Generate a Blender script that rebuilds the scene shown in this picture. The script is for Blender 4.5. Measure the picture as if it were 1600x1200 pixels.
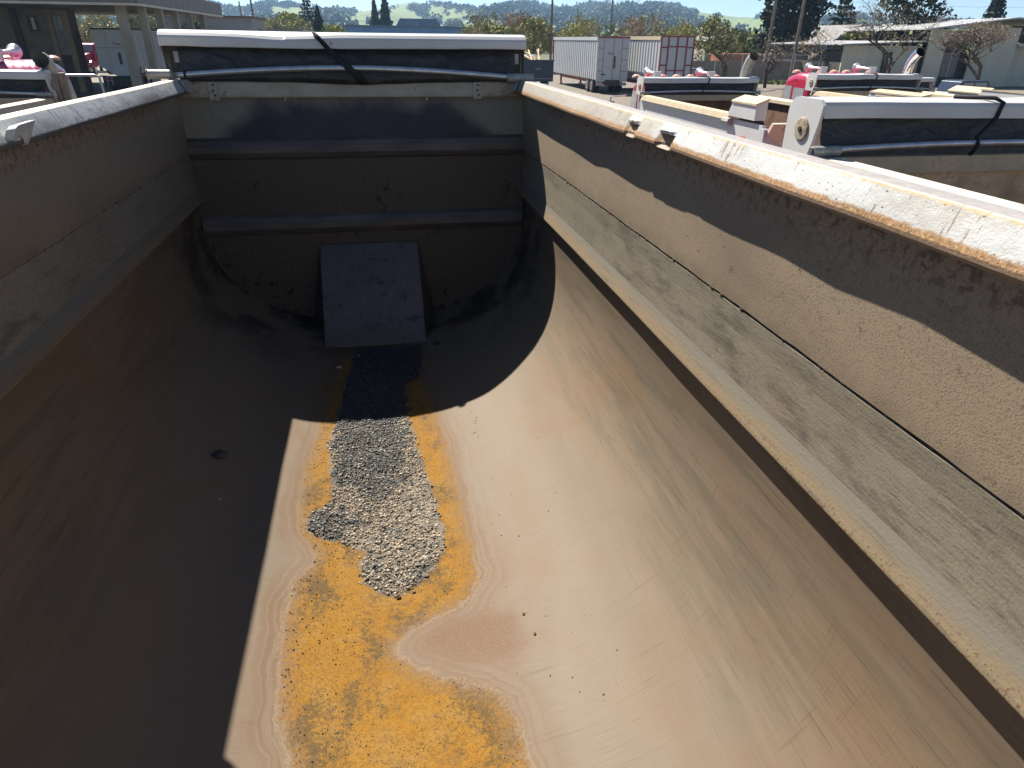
import bpy, math, random
import numpy as np
from mathutils import Matrix, Vector, Quaternion

random.seed(7)
RNG = np.random.default_rng(7)
for o in list(bpy.data.objects):
    bpy.data.objects.remove(o)

# ------------------------------------------------------------------ camera, sky, sun, exposure
EYE = 3.7                                   # metres above the yard
SC = bpy.context.scene
cam_data = bpy.data.cameras.new('camera')
cam = bpy.data.objects.new('camera', cam_data)
SC.collection.objects.link(cam)
SC.camera = cam
PITCH, YAW, ROLL = math.radians(27.374), math.radians(11.061), math.radians(0.684)
F_ = Vector((math.sin(YAW) * math.cos(PITCH), math.cos(YAW) * math.cos(PITCH), -math.sin(PITCH)))
R_ = Vector((math.cos(YAW), -math.sin(YAW), 0.0))
U_ = R_.cross(F_)
R2 = R_ * math.cos(ROLL) + U_ * math.sin(ROLL)
U2 = -R_ * math.sin(ROLL) + U_ * math.cos(ROLL)
rot = Matrix((R2, U2, -F_)).transposed()
cam.matrix_world = Matrix.Translation((0.1007, 0.0, EYE)) @ rot.to_4x4()
cam_data.sensor_width = 36.0
cam_data.lens = 1040.0 / 1600.0 * 36.0
cam_data.clip_start = 0.02
cam_data.clip_end = 9000.0

SUN_DIR = Vector((0.362, -0.80, -1.0)).normalized()       # the way the light travels
to_sun = -SUN_DIR
sun_el = math.asin(to_sun.z)
sun_az = math.atan2(to_sun.x, to_sun.y)
world = bpy.data.worlds.new('World')
SC.world = world
world.use_nodes = True
wnt = world.node_tree
sky = wnt.nodes.new('ShaderNodeTexSky')
sky.sky_type = 'NISHITA'
sky.sun_disc = False
sky.sun_elevation = sun_el
sky.sun_rotation = sun_az % (2 * math.pi)
sky.air_density = 0.7
sky.dust_density = 0.0
sky.ozone_density = 3.0
wnt.nodes['Background'].inputs['Strength'].default_value = 0.05
wnt.links.new(sky.outputs['Color'], wnt.nodes['Background'].inputs['Color'])

sun_data = bpy.data.lights.new('sun', 'SUN')
sun_data.energy = 5.0
sun_data.angle = math.radians(0.53)
sun_data.color = (1.0, 0.93, 0.82)
sun = bpy.data.objects.new('sun', sun_data)
SC.collection.objects.link(sun)
sun.rotation_euler = SUN_DIR.to_track_quat('-Z', 'Y').to_euler()
sun.location = (-20, 40, 60)

SC.view_settings.view_transform = 'Standard'
SC.view_settings.look = 'None'
SC.view_settings.exposure = 1.28
SC.view_settings.gamma = 1.0
SC.view_settings.use_curve_mapping = False
SC.cycles.use_denoising = True
SC.cycles.max_bounces = 6
SC.cycles.diffuse_bounces = 2
SC.cycles.volume_bounces = 1
SC.cycles.transparent_max_bounces = 12

# ------------------------------------------------------------------ node helper
class NB:
    def __init__(self, nt):
        self.nt = nt
    def node(self, t, **props):
        n = self.nt.nodes.new(t)
        for k, v in props.items():
            setattr(n, k, v)
        return n
    def put(self, sock, v):
        if v is None:
            return
        if isinstance(v, bpy.types.NodeSocket):
            self.nt.links.new(v, sock)
        elif isinstance(v, (tuple, list)):
            if len(v) == 3 and sock.type == 'RGBA':
                v = (*v, 1.0)
            sock.default_value = v
        else:
            sock.default_value = v
    def obj(self):
        return self.node('ShaderNodeTexCoord').outputs['Object']
    def attr(self, name):
        return self.node('ShaderNodeAttribute', attribute_name=name).outputs['Fac']
    def rnd(self):
        return self.node('ShaderNodeObjectInfo').outputs['Random']
    def island(self):
        return self.node('ShaderNodeNewGeometry').outputs['Random Per Island']
    def map(self, vec, scale=(1, 1, 1), loc=(0, 0, 0), rotz=(0, 0, 0)):
        n = self.node('ShaderNodeMapping')
        self.put(n.inputs['Vector'], vec)
        n.inputs['Scale'].default_value = scale
        n.inputs['Location'].default_value = loc
        n.inputs['Rotation'].default_value = rotz
        return n.outputs[0]
    def noise(self, vec, scale=5.0, detail=4.0, rough=0.55, dist=0.0):
        n = self.node('ShaderNodeTexNoise')
        self.put(n.inputs['Vector'], vec)
        n.inputs['Scale'].default_value = scale
        n.inputs['Detail'].default_value = detail
        n.inputs['Roughness'].default_value = rough
        n.inputs['Distortion'].default_value = dist
        return n.outputs[0]
    def vor(self, vec, scale=5.0, feature='F1', out='Distance'):
        n = self.node('ShaderNodeTexVoronoi', feature=feature)
        self.put(n.inputs['Vector'], vec)
        n.inputs['Scale'].default_value = scale
        return n.outputs[out]
    def ramp(self, fac, stops, interp='LINEAR'):
        n = self.node('ShaderNodeValToRGB')
        self.put(n.inputs[0], fac)
        cr = n.color_ramp
        cr.interpolation = interp
        while len(cr.elements) < len(stops):
            cr.elements.new(0.5)
        for e, (p, c) in zip(cr.elements, stops):
            e.position = p
            e.color = (*c, 1.0) if len(c) == 3 else c
        return n.outputs[0]
    def mr(self, v, a, b, c=0.0, d=1.0, smooth=True):
        n = self.node('ShaderNodeMapRange', interpolation_type='SMOOTHSTEP' if smooth else 'LINEAR', clamp=True)
        self.put(n.inputs[0], v)
        n.inputs[1].default_value, n.inputs[2].default_value = a, b
        n.inputs[3].default_value, n.inputs[4].default_value = c, d
        return n.outputs[0]
    def math(self, op, a, b=None, clamp=False):
        n = self.node('ShaderNodeMath', operation=op, use_clamp=clamp)
        self.put(n.inputs[0], a)
        if b is not None:
            self.put(n.inputs[1], b)
        return n.outputs[0]
    def mix(self, f, a, b, mode='MIX'):
        n = self.node('ShaderNodeMix', data_type='RGBA', blend_type=mode)
        n.clamp_factor = True
        self.put(n.inputs[0], f)
        self.put(n.inputs[6], a)
        self.put(n.inputs[7], b)
        return n.outputs[2]
    def sep(self, v):
        n = self.node('ShaderNodeSeparateXYZ')
        self.put(n.inputs[0], v)
        return n.outputs
    def bump(self, h, strength=0.3, dist=0.01, normal=None):
        n = self.node('ShaderNodeBump')
        self.put(n.inputs['Height'], h)
        n.inputs['Strength'].default_value = strength
        n.inputs['Distance'].default_value = dist
        if normal is not None:
            self.put(n.inputs['Normal'], normal)
        return n.outputs[0]

MATS = {}
def material(name, fn):
    m = bpy.data.materials.new(name)
    m.use_nodes = True
    nb = NB(m.node_tree)
    p = m.node_tree.nodes['Principled BSDF']
    for k, v in (fn(nb) or {}).items():
        nb.put(p.inputs[k], v)
    MATS[name] = m
    return m

def paint(name, col, rough=0.5, metal=0.0, var=0.25, scale=6.0, dirt=(0.12, 0.09, 0.06), dirt_amt=0.25, bump=0.0, coat=0.0):
    """plain painted or raw surface with uneven tone and a little dirt"""
    def fn(n):
        P = n.obj()
        a = n.noise(P, scale, 5)
        b = n.noise(P, scale * 7.3, 4, 0.6)
        c0 = tuple(x * (1 - var) for x in col)
        c1 = tuple(min(1, x * (1 + var * 0.6)) for x in col)
        c = n.mix(n.mr(a, 0.3, 0.7), c0, c1)
        d = n.mr(n.math('ADD', n.math('MULTIPLY', a, 0.5), n.math('MULTIPLY', b, 0.5)), 0.52, 0.66, 0, dirt_amt)
        c = n.mix(d, c, dirt)
        r = {'Base Color': c, 'Roughness': n.mr(b, 0.3, 0.7, rough - 0.1, min(1, rough + 0.12)), 'Metallic': metal, 'Coat Weight': coat}
        if bump:
            r['Normal'] = n.bump(b, bump, 0.01)
        return r
    return material(name, fn)

# ------------------------------------------------------------------ mesh helper
class MB:
    def __init__(self):
        self.v, self.f, self.attrs = [], [], {}
    def add(self, verts, faces):
        o = len(self.v)
        self.v.extend([tuple(map(float, p)) for p in verts])
        self.f.extend([tuple(i + o for i in f) for f in faces])
        return self
    def box(self, c, s, rz=0.0, ry=0.0, rx=0.0, taper=(1, 1)):
        hx, hy, hz = s[0] / 2, s[1] / 2, s[2] / 2
        M = Matrix.Rotation(rz, 3, 'Z') @ Matrix.Rotation(ry, 3, 'Y') @ Matrix.Rotation(rx, 3, 'X')
        vs = []
        for z in (-1, 1):
            tx, ty = taper if z > 0 else (1, 1)
            for x, y in ((-1, -1), (1, -1), (1, 1), (-1, 1)):
                vs.append(M @ Vector((x * hx * tx, y * hy * ty, z * hz)) + Vector(c))
        return self.add(vs, [(3, 2, 1, 0), (4, 5, 6, 7), (0, 1, 5, 4), (1, 2, 6, 5), (2, 3, 7, 6), (3, 0, 4, 7)])
    def bb(self, x0, x1, y0, y1, z0, z1):
        return self.box(((x0 + x1) / 2, (y0 + y1) / 2, (z0 + z1) / 2), (abs(x1 - x0), abs(y1 - y0), abs(z1 - z0)))
    def prism(self, poly, axis, a, b):
        """extrude a 2-D outline along an axis: 'X' (outline is y,z), 'Y' (x,z) or 'Z' (x,y)"""
        def P(u, w, t):
            return (t, u, w) if axis == 'X' else (u, t, w) if axis == 'Y' else (u, w, t)
        n = len(poly)
        vs = [P(u, w, a) for u, w in poly] + [P(u, w, b) for u, w in poly]
        fs = [tuple(range(n))[::-1], tuple(range(n, 2 * n))]
        fs += [(i, (i + 1) % n, n + (i + 1) % n, n + i) for i in range(n)]
        return self.add(vs, fs)
    def tube(self, pts, r, seg=8, cap=True):
        pts = [Vector(p) for p in pts]
        rs = r if isinstance(r, (list, tuple)) else [r] * len(pts)
        vs, fs = [], []
        ref = None
        for i, p in enumerate(pts):
            d = (pts[min(i + 1, len(pts) - 1)] - pts[max(i - 1, 0)])
            if d.length < 1e-9:
                d = Vector((0, 0, 1))
            d.normalize()
            if ref is None:
                ref = d.orthogonal().normalized()
            ref = (ref - d * ref.dot(d))
            ref = ref.normalized() if ref.length > 1e-6 else d.orthogonal().normalized()
            s = d.cross(ref)
            for k in range(seg):
                a = 2 * math.pi * k / seg
                vs.append(p + (ref * math.cos(a) + s * math.sin(a)) * rs[i])
        for i in range(len(pts) - 1):
            for k in range(seg):
                k2 = (k + 1) % seg
                fs.append((i * seg + k, i * seg + k2, (i + 1) * seg + k2, (i + 1) * seg + k))
        if cap:
            fs.append(tuple(range(seg))[::-1])
            fs.append(tuple(range((len(pts) - 1) * seg, len(pts) * seg)))
        return self.add(vs, fs)
    def lathe(self, c, axis, prof, seg=20):
        """prof: list of (distance along the axis, radius)"""
        ax = Vector(axis).normalized()
        u = ax.orthogonal().normalized()
        w = ax.cross(u)
        c = Vector(c)
        vs, fs = [], []
        for t, r in prof:
            for k in range(seg):
                a = 2 * math.pi * k / seg
                vs.append(c + ax * t + (u * math.cos(a) + w * math.sin(a)) * max(r, 1e-4))
        for i in range(len(prof) - 1):
            for k in range(seg):
                k2 = (k + 1) % seg
                fs.append((i * seg + k, i * seg + k2, (i + 1) * seg + k2, (i + 1) * seg + k))
        fs.append(tuple(range(seg))[::-1])
        fs.append(tuple(range((len(prof) - 1) * seg, len(prof) * seg)))
        return self.add(vs, fs)
    def grid(self, rows, flip=False):
        """rows: list of equal-length lists of points"""
        n = len(rows[0])
        vs = [p for r in rows for p in r]
        fs = []
        for i in range(len(rows) - 1):
            for j in range(n - 1):
                q = (i * n + j, i * n + j + 1, (i + 1) * n + j + 1, (i + 1) * n + j)
                fs.append(q[::-1] if flip else q)
        return self.add(vs, fs)
    def mesh(self, name, smooth=False):
        me = bpy.data.meshes.new(name)
        me.from_pydata(self.v, [], self.f)
        for k, a in self.attrs.items():
            at = me.attributes.new(k, 'FLOAT', 'POINT')
            at.data.foreach_set('value', np.asarray(a, dtype=np.float32))
        if smooth:
            me.polygons.foreach_set('use_smooth', [True] * len(me.polygons))
        me.update()
        return me

def mesh_np(name, verts, faces, smooth=False):
    me = bpy.data.meshes.new(name)
    nf, k = faces.shape
    me.vertices.add(len(verts))
    me.vertices.foreach_set('co', np.asarray(verts, np.float32).ravel())
    me.loops.add(nf * k)
    me.loops.foreach_set('vertex_index', np.asarray(faces, np.int32).ravel())
    me.polygons.add(nf)
    me.polygons.foreach_set('loop_start', np.arange(0, nf * k, k, dtype=np.int32))
    if smooth:
        me.polygons.foreach_set('use_smooth', np.ones(nf, dtype=bool))
    me.update(calc_edges=True)
    return me

COL = SC.collection
def pmat(p):
    M = Matrix.Translation(p.location) @ p.rotation_euler.to_matrix().to_4x4()
    return M
def obj(name, mb, mat, parent=None, smooth=False, bevel=0.0, loc=None, autosmooth=None):
    me = mb.mesh(name, smooth) if isinstance(mb, MB) else mb
    o = bpy.data.objects.new(name, me)
    COL.objects.link(o)
    me.materials.append(MATS[mat])
    if parent is not None:
        o.parent = parent
    if loc:
        o.location = loc
    if bevel:
        b = o.modifiers.new('bevel', 'BEVEL')
        b.width = bevel
        b.segments = 3
        b.harden_normals = True
        me.polygons.foreach_set('use_smooth', [True] * len(me.polygons))
        b.limit_method = 'ANGLE'
        b.angle_limit = math.radians(40)
    return o
def thing(name, label, cat, loc=(0, 0, 0), rz=0.0, group=None):
    o = bpy.data.objects.new(name, None)
    COL.objects.link(o)
    o.location = loc
    o.rotation_euler = (0, 0, rz)
    o.empty_display_size = 0.3
    return tag(o, label, cat, group)
def tag(o, label=None, cat=None, group=None, kind=None):
    if label: o['label'] = label
    if cat: o['category'] = cat
    if group: o['group'] = group
    if kind: o['kind'] = kind
    return o
def copy_tree(o, parent=None):
    c = o.copy()
    COL.objects.link(c)
    if parent is not None:
        c.parent = parent
    for ch in [k for k in bpy.data.objects if k.parent == o]:
        copy_tree(ch, c)
    return c
def smooth01(a, b, x):
    t = np.clip((x - a) / (b - a), 0, 1)
    return t * t * (3 - 2 * t)
def vnoise(x, seed=0):
    """smooth 1-D value noise"""
    r = np.random.default_rng(seed).uniform(-1, 1, 4096)
    xi = np.floor(x).astype(int)
    t = x - xi
    t = t * t * (3 - 2 * t)
    return r[xi % 4096] * (1 - t) + r[(xi + 1) % 4096] * t
def vnoise2(x, y, seed=0):
    r = np.random.default_rng(seed).uniform(-1, 1, (256, 256))
    xi, yi = np.floor(x).astype(int), np.floor(y).astype(int)
    tx, ty = x - xi, y - yi
    tx, ty = tx * tx * (3 - 2 * tx), ty * ty * (3 - 2 * ty)
    g = lambda a, b: r[a % 256, b % 256]
    return (g(xi, yi) * (1 - tx) + g(xi + 1, yi) * tx) * (1 - ty) + (g(xi, yi + 1) * (1 - tx) + g(xi + 1, yi + 1) * tx) * ty
def sdf(px, py, poly):
    """signed distance to a closed outline, negative inside"""
    P = np.array(poly)
    d = np.full(px.shape, 1e9)
    ins = np.zeros(px.shape, bool)
    n = len(P)
    for i in range(n):
        a, b = P[i], P[(i + 1) % n]
        e = b - a
        t = np.clip(((px - a[0]) * e[0] + (py - a[1]) * e[1]) / (e @ e), 0, 1)
        d = np.minimum(d, np.hypot(px - a[0] - t * e[0], py - a[1] - t * e[1]))
        c = ((a[1] > py) != (b[1] > py))
        with np.errstate(divide='ignore', invalid='ignore'):
            xi = a[0] + (py - a[1]) / (b[1] - a[1]) * (b[0] - a[0])
        ins ^= c & (px < xi)
    return np.where(ins, -d, d)

# ------------------------------------------------------------------ materials of the dump body
def m_tub(n):
    P = n.obj()
    x, y, z = n.sep(P)
    ax = n.math('ABSOLUTE', x)
    od, gd = n.attr('orange_d'), n.attr('gravel_d')
    pk = n.attr('pink_d')
    big = n.noise(n.map(P, (1.3, 0.55, 1.3)), 1.6, 4, 0.55, 0.4)
    streak = n.noise(n.map(P, (5.0, 0.45, 5.0), rotz=(0, 0, 0.05)), 3.0, 6, 0.62, 0.3)
    fine = n.noise(n.map(P, (30, 3.0, 30)), 3.0, 5, 0.65)
    cross = n.noise(n.map(P, (1.4, 26, 1.4), rotz=(0, 0, 0.12)), 3.0, 5, 0.6, 0.6)
    grain = n.noise(P, 240.0, 3, 0.6)
    c = n.ramp(big, [(0.25, (0.335, 0.252, 0.178)), (0.48, (0.375, 0.285, 0.205)), (0.62, (0.40, 0.285, 0.195)), (0.8, (0.37, 0.305, 0.235))])
    # grey-olive drag marks up the curved flanks
    flank = n.mr(z, EYE - 1.74, EYE - 1.38)
    drag = n.math('MULTIPLY', n.mr(streak, 0.44, 0.64), flank)
    c = n.mix(n.math('MULTIPLY', drag, 0.5), c, (0.20, 0.175, 0.13))
    c = n.mix(n.math('MULTIPLY', n.mr(fine, 0.52, 0.72), n.math('MULTIPLY', flank, 0.3)), c, (0.15, 0.12, 0.09))
    # brownish rust breath low on the flank
    rb = n.noise(n.map(P, (1.1, 0.8, 1.1), loc=(3, 1, 0)), 2.1, 3, 0.5, 0.6)
    c = n.mix(n.math('MULTIPLY', n.mr(rb, 0.50, 0.70), 0.42), c, (0.38, 0.225, 0.125))
    # fine cross scratches where material slid across the floor
    hair = n.noise(n.map(P, (70, 1.1, 70), rotz=(0, 0, 0.035)), 3.0, 3, 0.6)
    c = n.mix(n.math('MULTIPLY', n.mr(hair, 0.61, 0.67), n.mr(z, EYE - 1.78, EYE - 1.42, 0.05, 0.5)), c, (0.15, 0.115, 0.085))
    c = n.mix(n.math('MULTIPLY', n.mr(hair, 0.39, 0.33), n.mr(z, EYE - 1.78, EYE - 1.42, 0.05, 0.3)), c, (0.47, 0.39, 0.30))
    cross2 = n.noise(n.map(P, (2.2, 75, 2.2), rotz=(0, 0, 0.10)), 3.0, 4, 0.65, 0.25)
    c = n.mix(n.math('MULTIPLY', n.mr(cross2, 0.56, 0.68), n.math('MULTIPLY', n.mr(z, EYE - 1.55, EYE - 1.75), 0.30)), c, (0.24, 0.15, 0.095))
    c = n.mix(n.math('MULTIPLY', n.mr(cross2, 0.42, 0.32), n.math('MULTIPLY', n.mr(z, EYE - 1.55, EYE - 1.75), 0.25)), c, (0.50, 0.43, 0.35))
    fleck = n.vor(P, 60.0)
    c = n.mix(n.math('MULTIPLY', n.mr(fleck, 0.10, 0.06), n.mr(n.noise(P, 5.0, 3), 0.50, 0.62)), c, (0.09, 0.06, 0.04))
    cs = n.math('MULTIPLY', n.mr(cross, 0.58, 0.74), n.math('MULTIPLY', n.mr(x, 0.15, 0.45), n.mr(y, 2.6, 1.4)))
    c = n.mix(n.math('MULTIPLY', cs, 0.45), c, (0.24, 0.13, 0.07))
    # dark asphalt film plus painted shade towards the front end of the tub
    film_shade = n.math('MULTIPLY', n.mr(y, 3.7, 4.5), n.mr(n.noise(P, 3.0, 5, 0.65), 0.42, 0.58))
    c = n.mix(n.math('MULTIPLY', film_shade, 0.8), c, (0.045, 0.043, 0.050))
    c = n.mix(1.0, c, (0.399, 0.412, 0.412), 'MULTIPLY')
    c = n.mix(n.mr(z, EYE - 1.70, EYE - 1.84, 0.0, 1.0), c, n.mix(1.0, c, (0.90, 0.89, 0.88), 'MULTIPLY'))
    # stains, bounded by their own outline
    wob = n.math('MULTIPLY', n.math('SUBTRACT', n.noise(P, 26.0, 6, 0.7), 0.5), 0.085)
    d = n.math('ADD', od, wob)
    wob2 = n.math('MULTIPLY', n.math('SUBTRACT', n.noise(P, 7.0, 3, 0.5), 0.5), 0.06)
    dh = n.math('ADD', od, wob2)
    halo = n.mr(dh, 0.15, 0.0)
    cv = n.node('ShaderNodeCombineXYZ')
    n.put(cv.inputs[0], n.math('MULTIPLY', n.math('ADD', dh, n.math('MULTIPLY', wob, 0.25)), 42.0))
    n.put(cv.inputs[1], n.math('MULTIPLY', y, 0.7))
    n.put(cv.inputs[2], x)
    lines = n.noise(cv.outputs[0], 1.6, 4, 0.6)
    c = n.mix(n.math('MULTIPLY', halo, n.mr(lines, 0.36, 0.62, 0.1, 0.85)), c, (0.109, 0.057, 0.022))
    ring = n.math('MULTIPLY', n.mr(dh, 0.055, 0.040), n.mr(dh, 0.020, 0.034))
    c = n.mix(n.math('MULTIPLY', ring, 0.0), c, (0.36, 0.29, 0.22))
    pink = n.mr(n.math('ADD', pk, n.math('MULTIPLY', wob, 1.4)), 0.035, -0.065)
    c = n.mix(n.math('MULTIPLY', pink, 0.75), c, n.mix(n.mr(grain, 0.3, 0.7), (0.088, 0.042, 0.018), (0.139, 0.080, 0.044)))
    on = n.noise(P, 9.0, 6, 0.65, 0.6)
    on2 = n.noise(P, 75.0, 4, 0.7)
    oc = n.ramp(on, [(0.3, (0.24, 0.130, 0.030)), (0.45, (0.34, 0.160, 0.010)), (0.58, (0.34, 0.180, 0.028)), (0.75, (0.25, 0.155, 0.05))])
    oc = n.mix(n.math('MULTIPLY', n.mr(on2, 0.44, 0.62), 0.5), oc, (0.20, 0.095, 0.018))
    dk = n.math('ADD', n.math('MULTIPLY', n.noise(n.map(P, (1, 0.6, 1)), 5.5, 5, 0.6, 0.4), 0.6), n.math('MULTIPLY', n.noise(P, 70.0, 5, 0.75), 0.4))
    oc = n.mix(n.math('MULTIPLY', n.mr(dk, 0.50, 0.60), 0.85), oc, (0.10, 0.068, 0.028))
    sp = n.vor(P, 95.0)
    oc = n.mix(n.math('MULTIPLY', n.mr(sp, 0.24, 0.14), n.mr(n.noise(P, 9.0, 4), 0.44, 0.56)), oc, (0.06, 0.038, 0.015))
    sp2 = n.noise(P, 190.0, 4, 0.75)
    oc = n.mix(n.math('MULTIPLY', n.mr(sp2, 0.55, 0.63), n.mr(n.noise(P, 6.0, 4, 0.6), 0.35, 0.62, 0.25, 0.85)), oc, (0.10, 0.055, 0.018))
    oc = n.mix(n.math('MULTIPLY', n.mr(sp2, 0.45, 0.36), 0.4), oc, (0.46, 0.30, 0.10))
    rim = n.mr(d, -0.075, -0.01)
    oc = n.mix(n.math('MULTIPLY', rim, n.mr(n.noise(P, 60.0, 5, 0.7), 0.42, 0.6, 0.2, 0.85)), oc, (0.225, 0.145, 0.07))
    salt = n.math('MULTIPLY', n.math('MULTIPLY', n.mr(d, 0.022, 0.012), n.mr(d, -0.012, 0.004)), n.mr(n.noise(P, 120.0, 4, 0.7), 0.42, 0.56))
    om = n.mr(n.math('ADD', d, n.math('MULTIPLY', n.math('SUBTRACT', n.noise(P, 150.0, 3, 0.7), 0.5), 0.06)), 0.022, -0.026)
    oc = n.mix(1.0, oc, (0.655, 0.655, 0.722), 'MULTIPLY')
    c = n.mix(om, c, oc)
    c = n.mix(n.math('MULTIPLY', n.math('MULTIPLY', salt, n.mr(y, 2.3, 1.9)), 0.16), c, (0.36, 0.30, 0.23))
    gw = n.math('ADD', gd, n.math('MULTIPLY', n.math('SUBTRACT', n.noise(P, 30.0, 4, 0.65), 0.5), 0.07))
    gm = n.mr(n.math('ADD', gw, n.math('MULTIPLY', n.math('SUBTRACT', n.noise(P, 85.0, 3, 0.7), 0.5), 0.05)), 0.008, -0.008)
    gn = n.noise(P, 130.0, 4, 0.7)
    gp = n.noise(P, 11.0, 4, 0.6, 0.4)
    gc = n.mix(n.mr(gn, 0.38, 0.60), (0.08, 0.074, 0.062), (0.34, 0.285, 0.215))
    gc = n.mix(n.math('MULTIPLY', n.mr(gp, 0.45, 0.6), 0.8), gc, (0.085, 0.09, 0.085))
    gc = n.mix(1.0, gc, (0.714, 0.714, 0.714), 'MULTIPLY')
    c = n.mix(gm, c, gc)
    rough = n.mr(big, 0.3, 0.7, 0.56, 0.66)
    rough = n.mix(om, rough, (0.85, 0.85, 0.85))
    h = n.math('ADD', n.math('MULTIPLY', grain, 0.5), n.math('MULTIPLY', cross, 0.3))
    h = n.math('ADD', h, n.math('MULTIPLY', n.math('MULTIPLY', on2, om), 2.5))
    h = n.math('ADD', h, n.math('MULTIPLY', n.math('MULTIPLY', gn, gm), 4.0))
    return {'Base Color': c, 'Roughness': rough, 'Metallic': 0.0, 'Specular IOR Level': 0.20, 'Normal': n.bump(h, 0.22, 0.002)}
material('tub_steel', m_tub)

def m_pebbled(n):
    P = n.obj()
    x, y, z = n.sep(P)
    a = n.noise(n.map(P, (1, 0.35, 1)), 3.0, 5, 0.55)
    peb = n.noise(P, 210.0, 2, 0.5)
    peb2 = n.vor(P, 260.0)
    c = n.ramp(a, [(0.3, (0.20, 0.16, 0.12)), (0.5, (0.265, 0.215, 0.155)), (0.7, (0.235, 0.20, 0.155))])
    c = n.mix(n.math('MULTIPLY', n.mr(peb, 0.50, 0.66), 0.5), c, (0.10, 0.075, 0.055))
    chip = n.noise(n.map(P, (1, 0.7, 1)), 42.0, 5, 0.75)
    c = n.mix(n.math('MULTIPLY', n.mr(chip, 0.62, 0.66), 0.6), c, (0.07, 0.05, 0.036))
    c = n.mix(n.math('MULTIPLY', n.mr(z, EYE - 0.62, EYE - 0.675), n.mr(n.noise(n.map(P, (1, 3, 1)), 5.0, 4), 0.35, 0.65, 0.2, 0.7)), c, (0.15, 0.115, 0.085))
    # peeling paint flecks just under the rail
    fl = n.noise(P, 70.0, 4, 0.75)
    top = n.mr(z, EYE - 0.47, EYE - 0.34)
    c = n.mix(n.math('MULTIPLY', n.mr(fl, 0.50, 0.56), top), c, (0.33, 0.225, 0.16))
    c = n.mix(n.math('MULTIPLY', n.mr(n.noise(P, 34.0, 4, 0.7), 0.50, 0.60), n.math('MULTIPLY', top, 0.7)), c, (0.085, 0.048, 0.030))
    # cleaner cream paint with dark runs by the front corner
    fr = n.mr(y, 3.9, 4.7)
    runs = n.noise(n.map(P, (1, 22, 2.5)), 2.0, 4, 0.6)
    c = n.mix(n.math('MULTIPLY', n.math('MULTIPLY', fr, n.mr(z, EYE - 0.52, EYE - 0.36)), n.mr(runs, 0.62, 0.50)), c, (0.36, 0.33, 0.27))
    c = n.mix(1.0, c, (0.890, 0.857, 0.790), 'MULTIPLY')
    return {'Base Color': c, 'Roughness': 0.68, 'Metallic': 0.05, 'Normal': n.bump(n.math('ADD', peb, n.math('MULTIPLY', peb2, 0.5)), 0.24, 0.0025)}
material('pebbled_wall', m_pebbled)

def m_scraped(n):
    P = n.obj()
    x, y, z = n.sep(P)
    st = n.noise(n.map(P, (3, 1.3, 5), rotz=(0.3, 0, 0)), 3.0, 8, 0.72, 0.15)
    fine = n.noise(n.map(P, (20, 5, 46), rotz=(0.25, 0, 0)), 4.0, 5, 0.65)
    big = n.noise(n.map(P, (1, 0.5, 1)), 2.2, 4)
    c = n.ramp(big, [(0.3, (0.255, 0.222, 0.165)), (0.55, (0.30, 0.262, 0.20)), (0.75, (0.275, 0.225, 0.165))])
    nearer = n.mr(y, 3.6, 1.8, 0.45, 1.0)
    c = n.mix(n.math('MULTIPLY', n.mr(st, 0.47, 0.66), n.math('MULTIPLY', nearer, 0.75)), c, (0.095, 0.085, 0.072))
    c = n.mix(n.math('MULTIPLY', n.mr(fine, 0.52, 0.66), 0.6), c, (0.115, 0.098, 0.08))
    hair = n.noise(n.map(P, (60, 2.2, 95), rotz=(0.22, 0, 0)), 4.0, 3, 0.6)
    c = n.mix(n.math('MULTIPLY', n.mr(hair, 0.60, 0.66), 0.55), c, (0.09, 0.078, 0.064))
    c = n.mix(n.math('MULTIPLY', n.mr(hair, 0.40, 0.34), 0.35), c, (0.40, 0.36, 0.29))
    c = n.mix(1.0, c, (0.756, 0.760, 0.756), 'MULTIPLY')
    return {'Base Color': c, 'Roughness': n.mr(fine, 0.3, 0.7, 0.42, 0.62), 'Metallic': 0.12, 'Normal': n.bump(n.math('ADD', fine, n.noise(P, 160.0, 3)), 0.3, 0.003)}
material('scraped_steel', m_scraped)

def m_ledge(n):
    P = n.obj()
    x, y, z = n.sep(P)
    v = n.attr('v')
    st = n.noise(n.map(P, (30, 1.6, 30)), 3.0, 6, 0.65, 0.3)
    blotch = n.noise(n.map(P, (2, 0.8, 2)), 3.0, 4)
    c = n.mix(n.mr(n.math('ADD', v, n.math('MULTIPLY', n.math('SUBTRACT', blotch, 0.5), 0.8)), 0.25, 0.75), (0.35, 0.265, 0.17), (0.285, 0.255, 0.21))
    c = n.mix(n.math('MULTIPLY', n.mr(st, 0.52, 0.68), 0.55), c, (0.15, 0.135, 0.12))
    pit = n.noise(P, 120.0, 3, 0.7)
    c = n.mix(n.math('MULTIPLY', n.math('MULTIPLY', n.mr(pit, 0.56, 0.64), n.mr(v, 0.5, 0.1)), n.mr(y, 2.6, 1.2)), c, (0.20, 0.105, 0.055))
    c = n.mix(1.0, c, (0.504, 0.504, 0.487), 'MULTIPLY')
    return {'Base Color': c, 'Specular IOR Level': 0.3, 'Roughness': n.mr(st, 0.3, 0.7, 0.55, 0.7), 'Metallic': 0.03, 'Normal': n.bump(n.math('ADD', st, pit), 0.35, 0.003)}
material('worn_ledge', m_ledge)

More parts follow.
